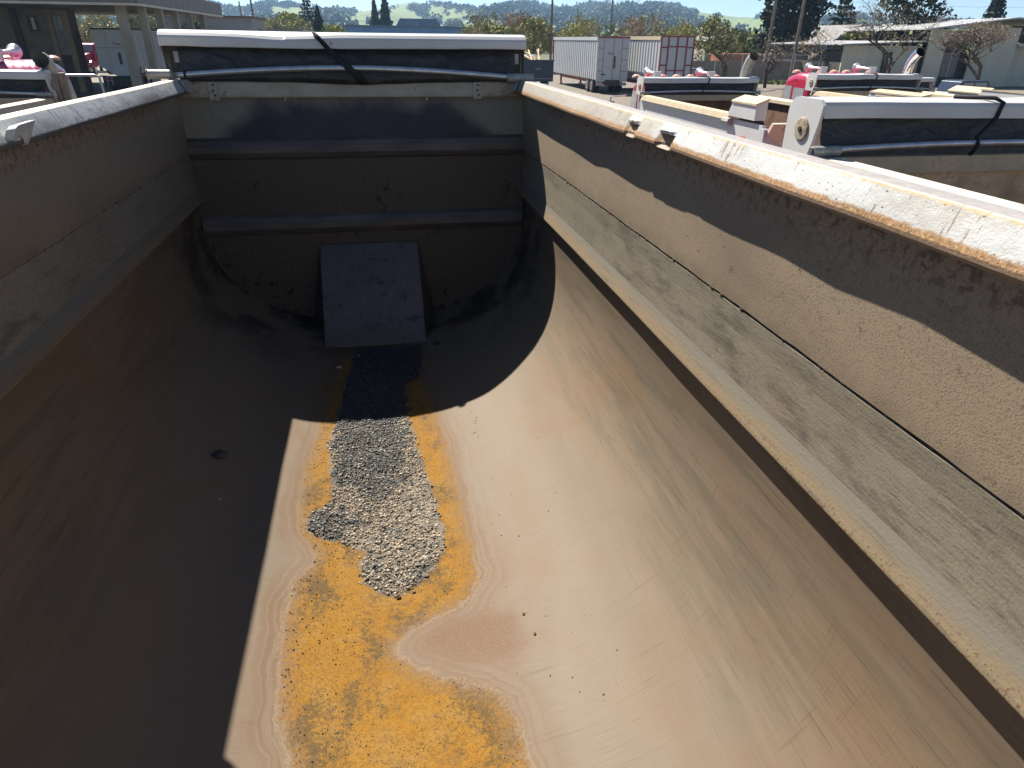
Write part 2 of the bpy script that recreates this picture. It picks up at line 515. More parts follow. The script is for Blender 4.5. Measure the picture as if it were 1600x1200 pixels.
def m_rail(n):
    P = n.obj()
    x, y, z = n.sep(P)
    v = n.attr('v')                       # 0 lower lip, 1 ridge, up to 2 over the top
    big = n.noise(n.map(P, (1, 0.45, 1)), 4.2, 5, 0.6)
    med = n.noise(n.map(P, (1, 0.8, 1)), 26.0, 5, 0.65)
    fine = n.noise(P, 150.0, 4, 0.75)
    runs = n.noise(n.map(P, (2, 30, 4), rotz=(0.5, 0, 0)), 2.2, 5, 0.62, 0.5)
    c = n.mix(n.mr(med, 0.3, 0.7), (0.395, 0.399, 0.386), (0.454, 0.458, 0.449))
    # cream, dusty stretches
    dusty = n.mr(n.math('ADD', n.math('MULTIPLY', n.mr(y, 1.9, 2.6), 0.36), big), 0.48, 0.76)
    c = n.mix(n.math('MULTIPLY', dusty, 0.8), c, n.mix(n.mr(fine, 0.35, 0.65), (0.185, 0.155, 0.118), (0.311, 0.277, 0.218)))
    # specks
    sp = n.vor(n.map(P, (1, 0.6, 1)), 75.0)
    c = n.mix(n.math('MULTIPLY', n.mr(sp, 0.17, 0.10), n.mr(n.noise(P, 18.0, 3), 0.40, 0.55)), c, (0.07, 0.05, 0.04))
    # dark runs and scrapes
    sc = n.math('MULTIPLY', n.mr(runs, 0.585, 0.63), n.mr(big, 0.44, 0.58))
    c = n.mix(n.math('MULTIPLY', sc, 0.85), c, (0.17, 0.115, 0.075))
    # rust creeping up from the lip and down from the ridge
    low = n.math('ADD', n.math('MULTIPLY', n.mr(v, 0.42, 0.0, 0, 1, False), 0.62), n.math('MULTIPLY', med, 0.5))
    rc = n.ramp(fine, [(0.3, (0.06, 0.035, 0.02)), (0.5, (0.25, 0.13, 0.045)), (0.7, (0.42, 0.29, 0.14))])
    c = n.mix(n.mr(n.math('ADD', low, n.math('MULTIPLY', n.math('SUBTRACT', fine, 0.5), 0.5)), 0.50, 0.66), c, rc)
    hi = n.math('MULTIPLY', n.mr(v, 0.72, 1.0, 0, 1, False), n.mr(v, 1.06, 1.0))
    c = n.mix(n.mr(n.math('ADD', n.math('MULTIPLY', hi, 0.3), n.math('ADD', n.math('MULTIPLY', med, 0.4), n.math('MULTIPLY', fine, 0.3))), 0.56, 0.66), c, (0.40, 0.30, 0.16))
    # galvanised dusty grey over the top
    c = n.mix(n.mr(v, 1.02, 1.08), c, n.mix(n.mr(med, 0.3, 0.7), (0.27, 0.25, 0.235), (0.36, 0.33, 0.31)))
    c = n.mix(n.math('MULTIPLY', n.mr(v, 0.02, -0.05), 0.8), c, (0.16, 0.115, 0.085))
    # the other rail: less rust, yellowed ridge
    lft = n.mr(x, 0.0, -0.2)
    c2 = n.mix(n.mr(n.math('ADD', n.math('MULTIPLY', v, -0.25), big), 0.25, 0.6), (0.420, 0.428, 0.428), (0.168, 0.155, 0.144))
    c2 = n.mix(n.math('MULTIPLY', n.mr(runs, 0.57, 0.63), 0.75), c2, (0.08, 0.07, 0.06))
    c2 = n.mix(n.math('MULTIPLY', n.mr(med, 0.54, 0.66), 0.5), c2, (0.22, 0.18, 0.14))
    c2 = n.mix(n.mr(v, 0.96, 1.02), c2, (0.62, 0.52, 0.36))
    c2 = n.mix(n.mr(n.math('ADD', v, n.math('MULTIPLY', med, 0.3)), 0.26, 0.12), c2, (0.10, 0.085, 0.07))
    c = n.mix(lft, c, c2)
    return {'Base Color': c, 'Roughness': n.mr(fine, 0.3, 0.7, 0.42, 0.68), 'Normal': n.bump(n.math('ADD', fine, n.math('MULTIPLY', med, 1.5)), 0.4, 0.004)}
material('rail_paint', m_rail)

def m_front(n):
    P = n.obj()
    x, y, z = n.sep(P)
    ax = n.math('ABSOLUTE', x)
    a = n.noise(P, 5.0, 5, 0.6)
    b = n.noise(P, 40.0, 5, 0.7)
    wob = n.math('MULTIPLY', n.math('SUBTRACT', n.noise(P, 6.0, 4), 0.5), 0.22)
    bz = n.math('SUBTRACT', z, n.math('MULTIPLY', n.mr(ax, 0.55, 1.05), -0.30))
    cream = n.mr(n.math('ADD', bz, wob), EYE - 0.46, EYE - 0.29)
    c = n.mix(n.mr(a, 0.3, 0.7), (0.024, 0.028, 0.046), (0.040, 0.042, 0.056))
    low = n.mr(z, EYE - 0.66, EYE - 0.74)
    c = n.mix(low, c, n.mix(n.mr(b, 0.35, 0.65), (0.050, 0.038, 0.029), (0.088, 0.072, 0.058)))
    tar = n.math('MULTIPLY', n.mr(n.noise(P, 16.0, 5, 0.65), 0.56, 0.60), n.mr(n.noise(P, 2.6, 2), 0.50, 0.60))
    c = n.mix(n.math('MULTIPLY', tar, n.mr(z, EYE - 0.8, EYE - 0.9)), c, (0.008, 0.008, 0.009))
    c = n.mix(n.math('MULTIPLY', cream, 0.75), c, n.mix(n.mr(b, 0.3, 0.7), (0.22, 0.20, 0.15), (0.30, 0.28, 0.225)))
    return {'Base Color': c, 'Roughness': n.mr(b, 0.3, 0.7, 0.5, 0.75), 'Metallic': 0.1, 'Normal': n.bump(b, 0.4, 0.004)}
material('front_wall_film', m_front)

def m_rib(n):
    P = n.obj()
    a = n.noise(n.map(P, (0.7, 3, 3)), 5.0, 5, 0.6)
    b = n.noise(P, 55.0, 4, 0.7)
    c = n.mix(n.mr(a, 0.35, 0.65), (0.07, 0.061, 0.060), (0.118, 0.10, 0.093))
    c = n.mix(n.math('MULTIPLY', n.mr(b, 0.5, 0.65), 0.5), c, (0.07, 0.055, 0.045))
    return {'Base Color': c, 'Roughness': 0.55, 'Metallic': 0.1, 'Normal': n.bump(b, 0.3, 0.003)}
material('rib_steel', m_rib)
def m_ramp(n):
    P = n.obj()
    a = n.noise(P, 4.0, 5, 0.6)
    b = n.noise(n.map(P, (30, 4, 4)), 3.0, 4, 0.7)
    c = n.mix(n.mr(a, 0.35, 0.65), (0.098, 0.086, 0.085), (0.135, 0.117, 0.110))
    c = n.mix(n.math('MULTIPLY', n.mr(b, 0.50, 0.66), 0.55), c, (0.055, 0.045, 0.040))
    x_, y_, z_ = n.sep(P)
    c = n.mix(n.math('MULTIPLY', n.mr(n.math('ADD', z_, n.math('MULTIPLY', n.noise(P, 9.0, 4), 0.3)), EYE - 1.52, EYE - 1.66), 0.6), c, (0.10, 0.075, 0.058))
    c = n.mix(n.math('MULTIPLY', n.mr(n.noise(P, 13.0, 5, 0.7), 0.58, 0.64), 0.7), c, (0.03, 0.027, 0.026))
    return {'Base Color': c, 'Roughness': 0.48, 'Metallic': 0.3, 'Normal': n.bump(b, 0.15, 0.002)}
material('cover_plate', m_ramp)

def m_cream(n):
    P = n.obj()
    x, y, z = n.sep(P)
    a = n.noise(n.map(P, (1, 1, 2)), 6.0, 5, 0.6)
    b = n.noise(P, 45.0, 5, 0.7)
    c = n.mix(n.mr(a, 0.3, 0.7), (0.319, 0.286, 0.210), (0.403, 0.374, 0.302))
    rust = n.mr(n.math('ADD', n.math('MULTIPLY', n.mr(n.math('ABSOLUTE', x), 0.6, 1.0), 0.16), n.math('ADD', n.math('MULTIPLY', a, 0.5), n.math('MULTIPLY', b, 0.5))), 0.60, 0.70)
    c = n.mix(rust, c, n.mix(n.mr(b, 0.4, 0.6), (0.10, 0.05, 0.025), (0.30, 0.17, 0.08)))
    sp = n.vor(P, 26.0)
    c = n.mix(n.math('MULTIPLY', n.mr(sp, 0.12, 0.08), n.mr(n.noise(P, 7.0, 2), 0.5, 0.6)), c, (0.02, 0.018, 0.016))
    return {'Base Color': c, 'Roughness': 0.6, 'Normal': n.bump(b, 0.25, 0.003)}
material('cream_paint', m_cream)

def m_white(n):
    P = n.obj()
    x, y, z = n.sep(P)
    a = n.noise(P, 3.0, 5, 0.6)
    b = n.noise(P, 60.0, 4, 0.7)
    c = n.mix(n.mr(a, 0.3, 0.7), (0.487, 0.483, 0.466), (0.538, 0.538, 0.533))
    sp = n.noise(n.map(P, (1, 1, 0.5)), 34.0, 4, 0.7)
    c = n.mix(n.math('MULTIPLY', n.mr(sp, 0.68, 0.71), n.mr(n.noise(P, 1.6, 2), 0.5, 0.6)), c, (0.07, 0.045, 0.03))
    return {'Base Color': c, 'Roughness': 0.38, 'Normal': n.bump(a, 0.06, 0.01), 'Coat Weight': 0.15}
material('white_hood', m_white)

def m_tarp(n):
    P = n.obj()
    a = n.noise(n.map(P, (2.5, 2, 5)), 3.0, 5, 0.6, 0.8)
    b = n.noise(P, 30.0, 4, 0.65)
    c = n.mix(n.mr(a, 0.42, 0.70), (0.017, 0.016, 0.017), (0.050, 0.047, 0.047))
    return {'Base Color': c, 'Roughness': 0.48, 'Normal': n.bump(n.math('ADD', a, n.math('MULTIPLY', b, 0.2)), 0.6, 0.02), 'Sheen Weight': 0.1}
material('black_tarp', m_tarp)
paint('strap_webbing', (0.016, 0.015, 0.018), 0.85, dirt=(0.05, 0.045, 0.04))
paint('galvanised', (0.52, 0.54, 0.57), 0.36, 0.75, 0.2, 12, (0.14, 0.12, 0.1), 0.35)
paint('dull_steel', (0.34, 0.34, 0.32), 0.55, 0.4, 0.25, 20, (0.12, 0.08, 0.05), 0.5)
paint('dark_rubber', (0.012, 0.012, 0.012), 0.8)
paint('black_frame', (0.02, 0.02, 0.022), 0.6)
paint('weld_dark', (0.030, 0.024, 0.020), 0.8)
def m_stone(n):
    i = n.island()
    c = n.ramp(i, [(0.0, (0.025, 0.026, 0.025)), (0.30, (0.065, 0.068, 0.066)), (0.55, (0.125, 0.132, 0.125)), (0.75, (0.15, 0.15, 0.14)), (0.90, (0.27, 0.24, 0.20)), (1.0, (0.40, 0.36, 0.31))])
    return {'Base Color': c, 'Roughness': 0.7, 'Specular IOR Level': 0.4}
material('asphalt_grit', m_stone)
def m_crust(n):
    i = n.island()
    c = n.ramp(i, [(0.0, (0.05, 0.048, 0.042)), (0.18, (0.14, 0.125, 0.10)), (0.40, (0.24, 0.20, 0.15)), (0.75, (0.36, 0.30, 0.225)), (1.0, (0.46, 0.385, 0.30))])
    return {'Base Color': c, 'Roughness': 0.85}
material('pale_grit', m_crust)
def m_tar_shade(n):
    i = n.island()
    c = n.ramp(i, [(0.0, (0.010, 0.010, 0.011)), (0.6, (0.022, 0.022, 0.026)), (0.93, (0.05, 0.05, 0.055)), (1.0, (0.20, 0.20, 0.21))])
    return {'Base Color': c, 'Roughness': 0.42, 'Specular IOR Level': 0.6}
material('tar_shade_grit', m_tar_shade)  # black for tar clods, and for crumbs with shade painted into their colour
paint('rust_crumb', (0.13, 0.078, 0.03), 0.9, var=0.5, scale=40)
paint('pale_pebble', (0.42, 0.38, 0.33), 0.7, scale=40)

# ------------------------------------------------------------------ the dump body we look into
BODY = thing('dump_truck', 'rusty open dump body in the foreground, its worn tan tub empty but for asphalt crumbs', 'dump truck', (0, 0, 0))
D = 4.75
REAR = -1.0
W = 1.085
ORANGE = [(-0.196, 4.101), (-0.279, 3.696), (-0.304, 3.348), (-0.325, 3.08), (-0.357, 2.791), (-0.361, 2.492), (-0.345, 2.317), (-0.269, 2.18), (-0.279, 2.115), (-0.333, 2.034), (-0.353, 1.89), (-0.344, 1.661), (-0.326, 1.443), (-0.294, 1.343), (-0.251, 1.20), (-0.24, 0.9), (-0.1, 0.7), (0.2, 0.72), (0.36, 0.95), (0.387, 1.11), (0.374, 1.27), (0.359, 1.362), (0.299, 1.434), (0.191, 1.497), (0.091, 1.561), (0.034, 1.624), (0.027, 1.68), (0.079, 1.734), (0.197, 1.78), (0.297, 1.823), (0.353, 1.91), (0.355, 2.073), (0.344, 2.37), (0.337, 2.671), (0.326, 2.968), (0.299, 3.245), (0.269, 3.562), (0.245, 3.786)]
GRAVEL = [(-0.152, 4.208), (0.035, 4.21), (0.27, 4.165), (0.262, 3.737), (0.146, 3.621), (0.155, 3.204), (0.186, 2.875), (0.229, 2.49), (0.252, 2.216), (0.238, 2.099), (0.195, 2.025), (0.119, 1.941), (0.044, 1.901), (-0.031, 1.934), (-0.084, 1.998), (-0.1, 2.105), (-0.07, 2.164), (-0.159, 2.23), (-0.265, 2.274), (-0.317, 2.322), (-0.317, 2.42), (-0.264, 2.481), (-0.211, 2.529), (-0.247, 2.751), (-0.263, 3.011), (-0.228, 3.339), (-0.204, 3.687), (-0.172, 3.951)]
DENSE = [(-0.206, 3.3), (0.137, 3.239), (0.118, 2.941), (0.09, 2.62), (0.003, 2.50), (-0.112, 2.561), (-0.218, 2.694), (-0.253, 3.01)]
DENSE2 = [(-0.317, 2.42), (-0.223, 2.498), (-0.164, 2.398), (-0.186, 2.254), (-0.292, 2.298)]
DENSE3 = [(-0.152, 4.208), (0.27, 4.165), (0.249, 3.669), (0.137, 3.589), (0.103, 3.214), (-0.204, 3.265), (-0.186, 3.728)]
PINK = [(0.078, 1.700), (0.219, 1.752), (0.384, 1.755), (0.475, 1.697), (0.478, 1.552), (0.405, 1.500), (0.236, 1.535), (0.092, 1.600)]

SA, SN = 1.078, 3.1
SEC = [(1.086, -0.955), (1.092, -1.04), (1.0935, -1.15), (1.083, -1.246), (1.062, -1.335), (1.031, -1.415), (0.984, -1.495), (0.923, -1.567), (0.858, -1.624), (0.753, -1.70), (0.652, -1.756), (0.556, -1.795), (0.444, -1.824), (0.335, -1.845), (0.156, -1.864), (0.0, -1.869)]
def sec_curve(n):
    """smooth section through the measured points, from the ledge to the middle of the floor"""
    P = [Vector((a, b, 0)) for a, b in SEC]
    P = [P[0] + (P[0] - P[1])] + P + [Vector((-SEC[-2][0], SEC[-2][1], 0))]
    out_ = []
    for k in range(1, len(P) - 2):
        for q in range(n):
            u = q / n
            a, b, c, d = P[k - 1], P[k], P[k + 1], P[k + 2]
            out_.append(0.5 * ((2 * b) + (c - a) * u + (2 * a - 5 * b + 4 * c - d) * u * u + (3 * b - a - 3 * c + d) * u ** 3))
    out_.append(P[-2])
    return out_
_sc = sec_curve(24)
_fx = np.array([p.x for p in _sc if p.y < -1.25][::-1]); _fz = np.array([p.y for p in _sc if p.y < -1.25][::-1])
def floor_z(x):
    return np.interp(np.abs(x), _fx, _fz)
def tub_half():
    pts = []
    for p in sec_curve(5):
        if p.x > 0.52:
            pts.append((p.x, p.y))
    xs = np.arange(0.51, -0.001, -0.0102)
    pts += [(float(x), float(floor_z(x))) for x in xs]
    return pts
half = tub_half()
sec = half + [(-x, z) for x, z in half[::-1] if x > 1e-6]
sx = np.array([p[0] for p in sec]); sz = np.array([p[1] for p in sec])
ys = np.concatenate([np.linspace(REAR, 0.6, 50, endpoint=False), np.linspace(0.6, 4.3, 360, endpoint=False), np.linspace(4.3, D + 0.01, 30)])
XX, YY = np.meshgrid(sx, ys)
ZZ = np.tile(sz, (len(ys), 1))
# slight panel waviness; crust standing up where the crumbs lie
wav = 0.0022 * vnoise2(XX * 3.1 + 9, YY * 1.7 + 4, 3) + 0.0012 * vnoise2(XX * 8 + 2, YY * 5, 5)
gdist = sdf(XX, YY, GRAVEL)
ZZ = ZZ + wav
onfloor = ZZ < -1.7
crust = smooth01(0.01, -0.03, gdist) * (0.004 + 0.005 * np.abs(vnoise2(XX * 45, YY * 45, 8)) + 0.007 * np.clip(vnoise2(XX * 16, YY * 16, 9), 0, 1))
ZZ = ZZ + np.where(onfloor, crust, 0)
mb = MB()
mb.grid([[(XX[i, j], YY[i, j], ZZ[i, j] + EYE) for j in range(XX.shape[1])] for i in range(XX.shape[0])], flip=True)
far = np.where(onfloor, 0, 1.0)
mb.attrs['orange_d'] = (np.where(onfloor, sdf(XX, YY, ORANGE), 1.0)).ravel()
mb.attrs['gravel_d'] = (np.where(onfloor, gdist, 1.0)).ravel()
mb.attrs['pink_d'] = (np.where(onfloor, sdf(XX, YY, PINK), 1.0)).ravel()
tub = obj('tub', mb, 'tub_steel', BODY, smooth=True)
# outer shell under the tub, with ribs
out = [(x * 1.03, -0.92 + (z + 0.92) * 1.05) for x, z in SEC]
outs = out + [(-x, z) for x, z in out[::-1][1:]]
mb = MB().grid([[(x, y, z + EYE) for x, z in outs] for y in (REAR, D + 0.05)])
obj('outer_shell', mb, 'rail_white' if 'rail_white' in MATS else 'white_hood', BODY, smooth=True)

for s in (1, -1):
    # upper plate, pebbled; its lower edge stands proud over the scraped plate
    yy = np.linspace(REAR, D, 150)
    lip = 0.0015 * vnoise(yy * 9, 21) + 0.0018 * np.maximum(0, vnoise(yy * 31, 22))
    rows = []
    for k, y in enumerate(yy):
        zb = (-0.6752 if s > 0 else -0.679) + lip[k] * (1.0 if s > 0 else 0.3)
        bow = 0.003 * float(vnoise(np.array([y * 1.1]), 31)[0])
        rows.append([(s * (W + 0.0 + bow), y, EYE - 0.25), (s * (W + bow), y, EYE - 0.45), (s * (W + bow - (0.001 if s > 0 else 0.0)), y, EYE + zb), (s * (W + 0.022), y, EYE + zb + 0.001)])
    obj('upper_side_plate', MB().grid(rows, flip=(s < 0)), 'pebbled_wall', BODY)
    rows = []
    for k, y in enumerate(yy):
        zt = (-0.6835 if s > 0 else -0.6797) + (0.0012 if s > 0 else 0.0002) * float(vnoise(np.array([y * 13.0]), 25)[0])
        rows.append([(s * (W + 0.022), y, EYE + zt), (s * (W + 0.001 + 0.003 * float(vnoise(np.array([y * 1.1]), 31)[0])), y, EYE + zt - 0.001), (s * 1.0885, y, EYE - 0.75), (s * 1.086, y, EYE - 0.84), (s * 1.083, y, EYE - 0.889)])
    obj('lower_side_plate', MB().grid(rows, flip=(s < 0)), 'scraped_steel', BODY)
    mb = MB()
    rows, att = [], []
    prof = [(1.083, -0.889, 1.0), (1.0815, -0.894, 0.93), (1.076, -0.908, 0.75), (1.070, -0.924, 0.5), (1.064, -0.940, 0.28), (1.058, -0.955, 0.08), (1.0545, -0.963, 0.0), (1.0545, -0.967, -0.1), (1.058, -0.969, -0.2), (1.095, -0.970, -0.3)]
    for y in yy:
        w1 = 0.0012 * float(vnoise(np.array([y * 2.0]), 41 + s)[0])
        rows.append([(s * (x + w1), y, EYE + z) for x, z, _ in prof])
        att += [v for _, _, v in prof]
    mb.grid(rows, flip=(s < 0))
    mb.attrs['v'] = att
    obj('ledge', mb, 'worn_ledge', BODY, smooth=True)
    # weld beads in the seam
    mb = MB()
    rr = random.Random(5 + s)
    for k in range(46):
        y = REAR + 0.2 + rr.random() * 5.4
        ln = rr.uniform(0.01, 0.05)
        mb.tube([(s * (W + 0.008), y, EYE - 0.6785), (s * (W + 0.003), y + ln / 2, EYE - 0.6785), (s * (W + 0.008), y + ln, EYE - 0.6785)], [0.003, 0.0055, 0.003], 6)
    obj('seam_weld', mb, 'weld_dark', BODY, smooth=True)['kind'] = 'stuff'
    # closing plate behind both
    obj('outer_side_plate', MB().bb(s * 1.112, s * 1.130, REAR, D + 0.05, EYE - 0.98, EYE - 0.262), 'white_hood', BODY)

# rails: pressed section, inner face canted, lower lip a little bent
EDGE = [(0.903, 1.0099), (1.133, 1.0137), (1.405, 1.0066), (1.529, 1.0091), (1.609, 1.0104), (1.703, 1.01), (1.922, 1.0058), (2.113, 1.0054), (2.371, 0.9997), (2.506, 0.9988), (2.519, 1.0043), (2.685, 1.001), (3.062, 1.0037), (3.235, 0.9978), (3.619, 1.0022), (4.393, 1.0027)]
ex, ev = [e[0] for e in EDGE], [e[1] for e in EDGE]
def rail(s):
    mb = MB()
    y = np.unique(np.concatenate([np.linspace(REAR, 4.64, 420), [2.506, 2.519]]))
    R = (np.interp(y, ex, ev) if s > 0 else 1.0 + 0.003 * vnoise(y * 1.5, 12)) + 0.011
    rows, att = [], []
    for k, yy in enumerate(y):
        r = R[k]
        t = 1.044 + 0.002 * float(vnoise(np.array([yy * 2]), 14)[0])
        zr = -0.239 + 0.0015 * float(vnoise(np.array([yy * 1.3]), 15)[0])
        zl = -0.300 + 0.0012 * float(vnoise(np.array([yy * 3.0]), 16)[0])
        prof = []
        prof.append((W + 0.012, zl - 0.016, -0.6))
        prof.append((r + 0.004, zl - 0.015, -0.3))
        prof.append((r, zl - 0.008, -0.12))
        prof.append((r, zl, 0.0))
        for q in np.linspace(0.08, 0.95, 12):
            prof.append((r + (t - r) * q - 0.0008 * math.sin(q * math.pi), zl + (zr - zl) * q, float(q)))
        prof.append((t + 0.0005, zr + 0.0005, 1.0))
        prof.append((t + 0.006, zr + 0.003, 1.05))
        prof.append((t + 0.04, zr + 0.002, 1.3))
        prof.append((t + 0.085, zr - 0.003, 1.7))
        prof.append((t + 0.105, zr - 0.012, 1.85))
        prof.append((t + 0.11, zr - 0.09, 2.0))
        prof.append((t + 0.06, zr - 0.09, 2.0))
        if s > 0:                                         # two torn dents
            for yc, dep in ((2.475, 0.9), (2.165, 1.2)):
                u = abs(yy - yc) / 0.058
                if u < 1:
                    g = (1 - u * u) ** 0.6
                    for i, (px, pz, pv) in enumerate(prof):
                        if -0.2 < pv < 0.55:
                            prof[i] = (px + 0.016 * g * dep, pz + 0.002 * g, pv * 0.3 if pv > 0 else pv)
                        elif 0.55 <= pv < 0.98:
                            k2 = 1 - abs(pv - 0.7) / 0.32
                            jag = 0.5 + 0.5 * float(vnoise(np.array([yy * 70]), 77)[0])
                            prof[i] = (px - 0.020 * g * k2 * dep, pz + 0.004 * g * k2 * dep - 0.005 * jag * g, pv - 0.3 * g * jag)
        rows.append([(s * px, yy, EYE + pz) for px, pz, _ in prof])
        att += [a for _, _, a in prof]
    mb.grid(rows, flip=(s > 0))
    mb.attrs['v'] = att
    return obj('side_rail', mb, 'rail_paint', BODY, smooth=False)
rail(1)
rail(-1)
for s in (1, -1):                                         # gusset closing the rail end against the front rail
    mb = MB()
    a = [(s * 1.004, 4.635, EYE - 0.296), (s * 1.032, 4.635, EYE - 0.234), (s * 0.962, 4.738, EYE - 0.238), (s * 0.955, 4.738, EYE - 0.335)]
    b = [(p[0] + s * 0.03, p[1] + 0.03, p[2]) for p in a]
    f = [(0, 1, 2, 3), (7, 6, 5, 4), (0, 4, 5, 1), (1, 5, 6, 2), (2, 6, 7, 3), (3, 7, 4, 0)]
    mb.add(a + b, f)
    obj('rail_gusset', mb, 'dull_steel', BODY)
# hook plate welded on the left rail
mb = MB()
hp = [(0.0, 0.0), (0.0, 0.052), (0.115, 0.048), (0.13, 0.036), (0.13, 0.0), (0.092, -0.002), (0.090, 0.022), (0.040, 0.024), (0.036, -0.022), (0.010, -0.03)]
V0 = [(-1.016 + h * 0.46 + 0.018, 2.535 - y, EYE - 0.292 + h * 0.9) for y, h in hp]
V1 = [(x - 0.030, y, z - 0.004) for x, y, z in V0]
n0 = len(hp)
mb.add(V0 + V1, [tuple(range(n0))[::-1], tuple(range(n0, 2 * n0))] + [(i, (i + 1) % n0, n0 + (i + 1) % n0, n0 + i) for i in range(n0)])
obj('rail_hook', mb, 'white_hood', BODY, bevel=0.003)

# ---- front wall
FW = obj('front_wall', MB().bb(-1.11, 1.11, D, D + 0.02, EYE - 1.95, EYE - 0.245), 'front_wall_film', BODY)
for za, zb in ((-0.578, -0.712), (-1.072, -1.205)):
    mb = MB()
    rows = []
    for x in np.linspace(-1.082, 1.082, 60):
        j = 0.003 * float(vnoise(np.array([x * 5]), 51)[0])
        rows.append([(x, D - 0.002, EYE + za), (x, D - 0.028 + j, EYE + za - 0.018), (x, D - 0.045 + j, EYE + za - 0.05), (x, D - 0.045 + j, EYE + zb + 0.045), (x, D - 0.025 + j, EYE + zb + 0.012), (x, D - 0.002, EYE + zb)])
    mb.grid(rows)
    obj('rib', mb, 'rib_steel', FW, smooth=False)
# front rail with bolted splice plates
FR = obj('front_rail', MB().prism([(4.705, EYE - 0.338), (4.700, EYE - 0.330), (4.700, EYE - 0.256), (4.706, EYE - 0.247), (4.80, EYE - 0.247), (4.80, EYE - 0.338)], 'X', -1.06, 1.06), 'cream_paint', BODY)
for xc, h in ((-0.862, 0.012), (0.765, 0.006)):
    o = obj('splice_plate', MB().bb(xc - 0.028, xc + 0.028, 4.690, 4.699, EYE - 0.342 - h, EYE - 0.249), 'cream_paint', FR, bevel=0.002)
    mb = MB()
    for dz, dx in ((-0.265, 0.004), (-0.297, -0.002), (-0.325, 0.008)):
        mb.lathe((xc + dx, 4.6905, EYE + dz), (0, -1, 0), [(0, 0.007), (0.004, 0.0065), (0.0045, 0.004)], 8)
    obj('bolt', mb, 'weld_dark', FR)['kind'] = 'stuff'
for xc in (-0.445, 0.435):
    obj('tarp_tab', MB().box((xc, 4.697, EYE - 0.345), (0.012, 0.012, 0.022)), 'cream_paint', FR)
# sloped cover over the hoist well
x0, x1, yf, zt = -0.352, 0.327, 4.235, EYE - 1.285
mb = MB()
zf = EYE + float(floor_z(0.3)) - 0.002
zb_ = EYE - 1.95
mb.add([(x0, D - 0.012, zt), (x1, D - 0.012, zt), (x1, yf, zf), (x0, yf, zf), (x0 - 0.13, D - 0.004, zb_), (x1 + 0.12, D - 0.004, zb_), (x1 + 0.004, yf + 0.004, zb_), (x0 - 0.004, yf + 0.004, zb_)],
       [(3, 2, 1, 0), (0, 4, 7, 3), (2, 6, 5, 1), (3, 7, 6, 2), (1, 5, 4, 0)])
obj('hoist_cover', mb, 'cover_plate', BODY, bevel=0.006)

# ---- tarp housing across the front
mb = MB()
rows = []
for x in np.linspace(-1.12, 1.085, 120):
    u = (x + 0.40) / 0.22
    dent = 0.016 * math.exp(-u * u) * (1 if x < -0.4 else 0.7)
    sag = 0.010 * math.exp(-((x + 0.25) / 0.8) ** 2)
    e = 0.0015 * float(vnoise(np.array([x * 7]), 61)[0])
    slope = 0.003 * x
    prof = [(5.02, -0.09), (5.02, 0.004), (4.98, 0.022), (4.85, 0.030), (4.76, 0.027), (4.722, 0.016 - dent), (4.704, 0.000 - dent), (4.698, -0.012 - dent), (4.698, -0.052 - sag * 0.7 + e), (4.71, -0.056 - sag * 0.7 + e), (4.71, -0.03), (4.76, 0.015)]
    rows.append([(x, y, EYE + z - sag * 0.35 - slope) for y, z in prof])
mb.grid(rows, flip=False)
HOOD = obj('tarp_hood', mb, 'white_hood', BODY, smooth=False)
for x in (-1.117, 1.080):
    obj('hood_end_plate', MB().prism([(5.015, EYE - 0.24), (5.015, EYE + 0.0), (4.97, EYE + 0.018), (4.80, EYE + 0.022), (4.735, EYE + 0.0), (4.745, EYE - 0.06), (4.80, EYE - 0.24)], 'X', x - 0.006, x + 0.006), 'black_frame', HOOD)
# rolled tarp and its hanging face
mb = MB()
rows = []
for x in np.linspace(-1.03, 1.02, 140):
    w1 = 0.012 * float(vnoise(np.array([x * 4.0]), 71)[0]) + 0.005 * float(vnoise(np.array([x * 11.0]), 72)[0])
    w2 = 0.010 * float(vnoise(np.array([x * 5.0 + 3]), 73)[0])
    rows.append([(x, 4.79, EYE - 0.03), (x, 4.755 + w1, EYE - 0.075), (x, 4.735 + w2, EYE - 0.12), (x, 4.73 + w1 * 0.7, EYE - 0.16), (x, 4.715 + w2 * 0.5, EYE - 0.20), (x, 4.72, EYE - 0.26)])
mb.grid(rows)
obj('tarp_roll', mb, 'black_tarp', HOOD, smooth=True)
for x in (-1.06, 1.03):
    obj('roller_bracket', MB().bb(x - 0.035, x + 0.035, 4.78, 4.80, EYE - 0.20, EYE - 0.05), 'black_frame', HOOD)
    obj('bracket_pad', MB().bb(x - 0.006, x + 0.020, 4.768, 4.779, EYE - 0.145, EYE - 0.085), 'dull_steel', HOOD)
# loose flap under the bow bar, sagging over the front rail in the middle
mb = MB()
rows = []
for x in np.linspace(-1.04, 1.035, 120):
    u = math.exp(-((x - 0.06) / 0.38) ** 2)
    bar = -0.213 + 0.048 * (1 - (x / 1.05) ** 2)
    bot = -0.2455 - 0.018 * u + 0.003 * float(vnoise(np.array([x * 12]), 81)[0])
    rows.append([(x, 4.70, EYE + bar), (x, 4.694 - 0.012 * u, EYE + (bar + bot) / 2), (x, 4.690 - 0.010 * u, EYE + bot), (x, 4.70, EYE + bot + 0.004)])
mb.grid(rows)
obj('tarp_flap', mb, 'black_tarp', HOOD, smooth=True)
pts = [(x, 4.655, EYE - 0.212 + 0.050 * (1 - (abs(x) / 1.05) ** 1.7) - 0.006 * (x + 1)) for x in np.linspace(-1.04, 1.03, 40)]
BAR = obj('tarp_bar', MB().tube(pts, 0.0165, 12), 'galvanised', HOOD, smooth=True)
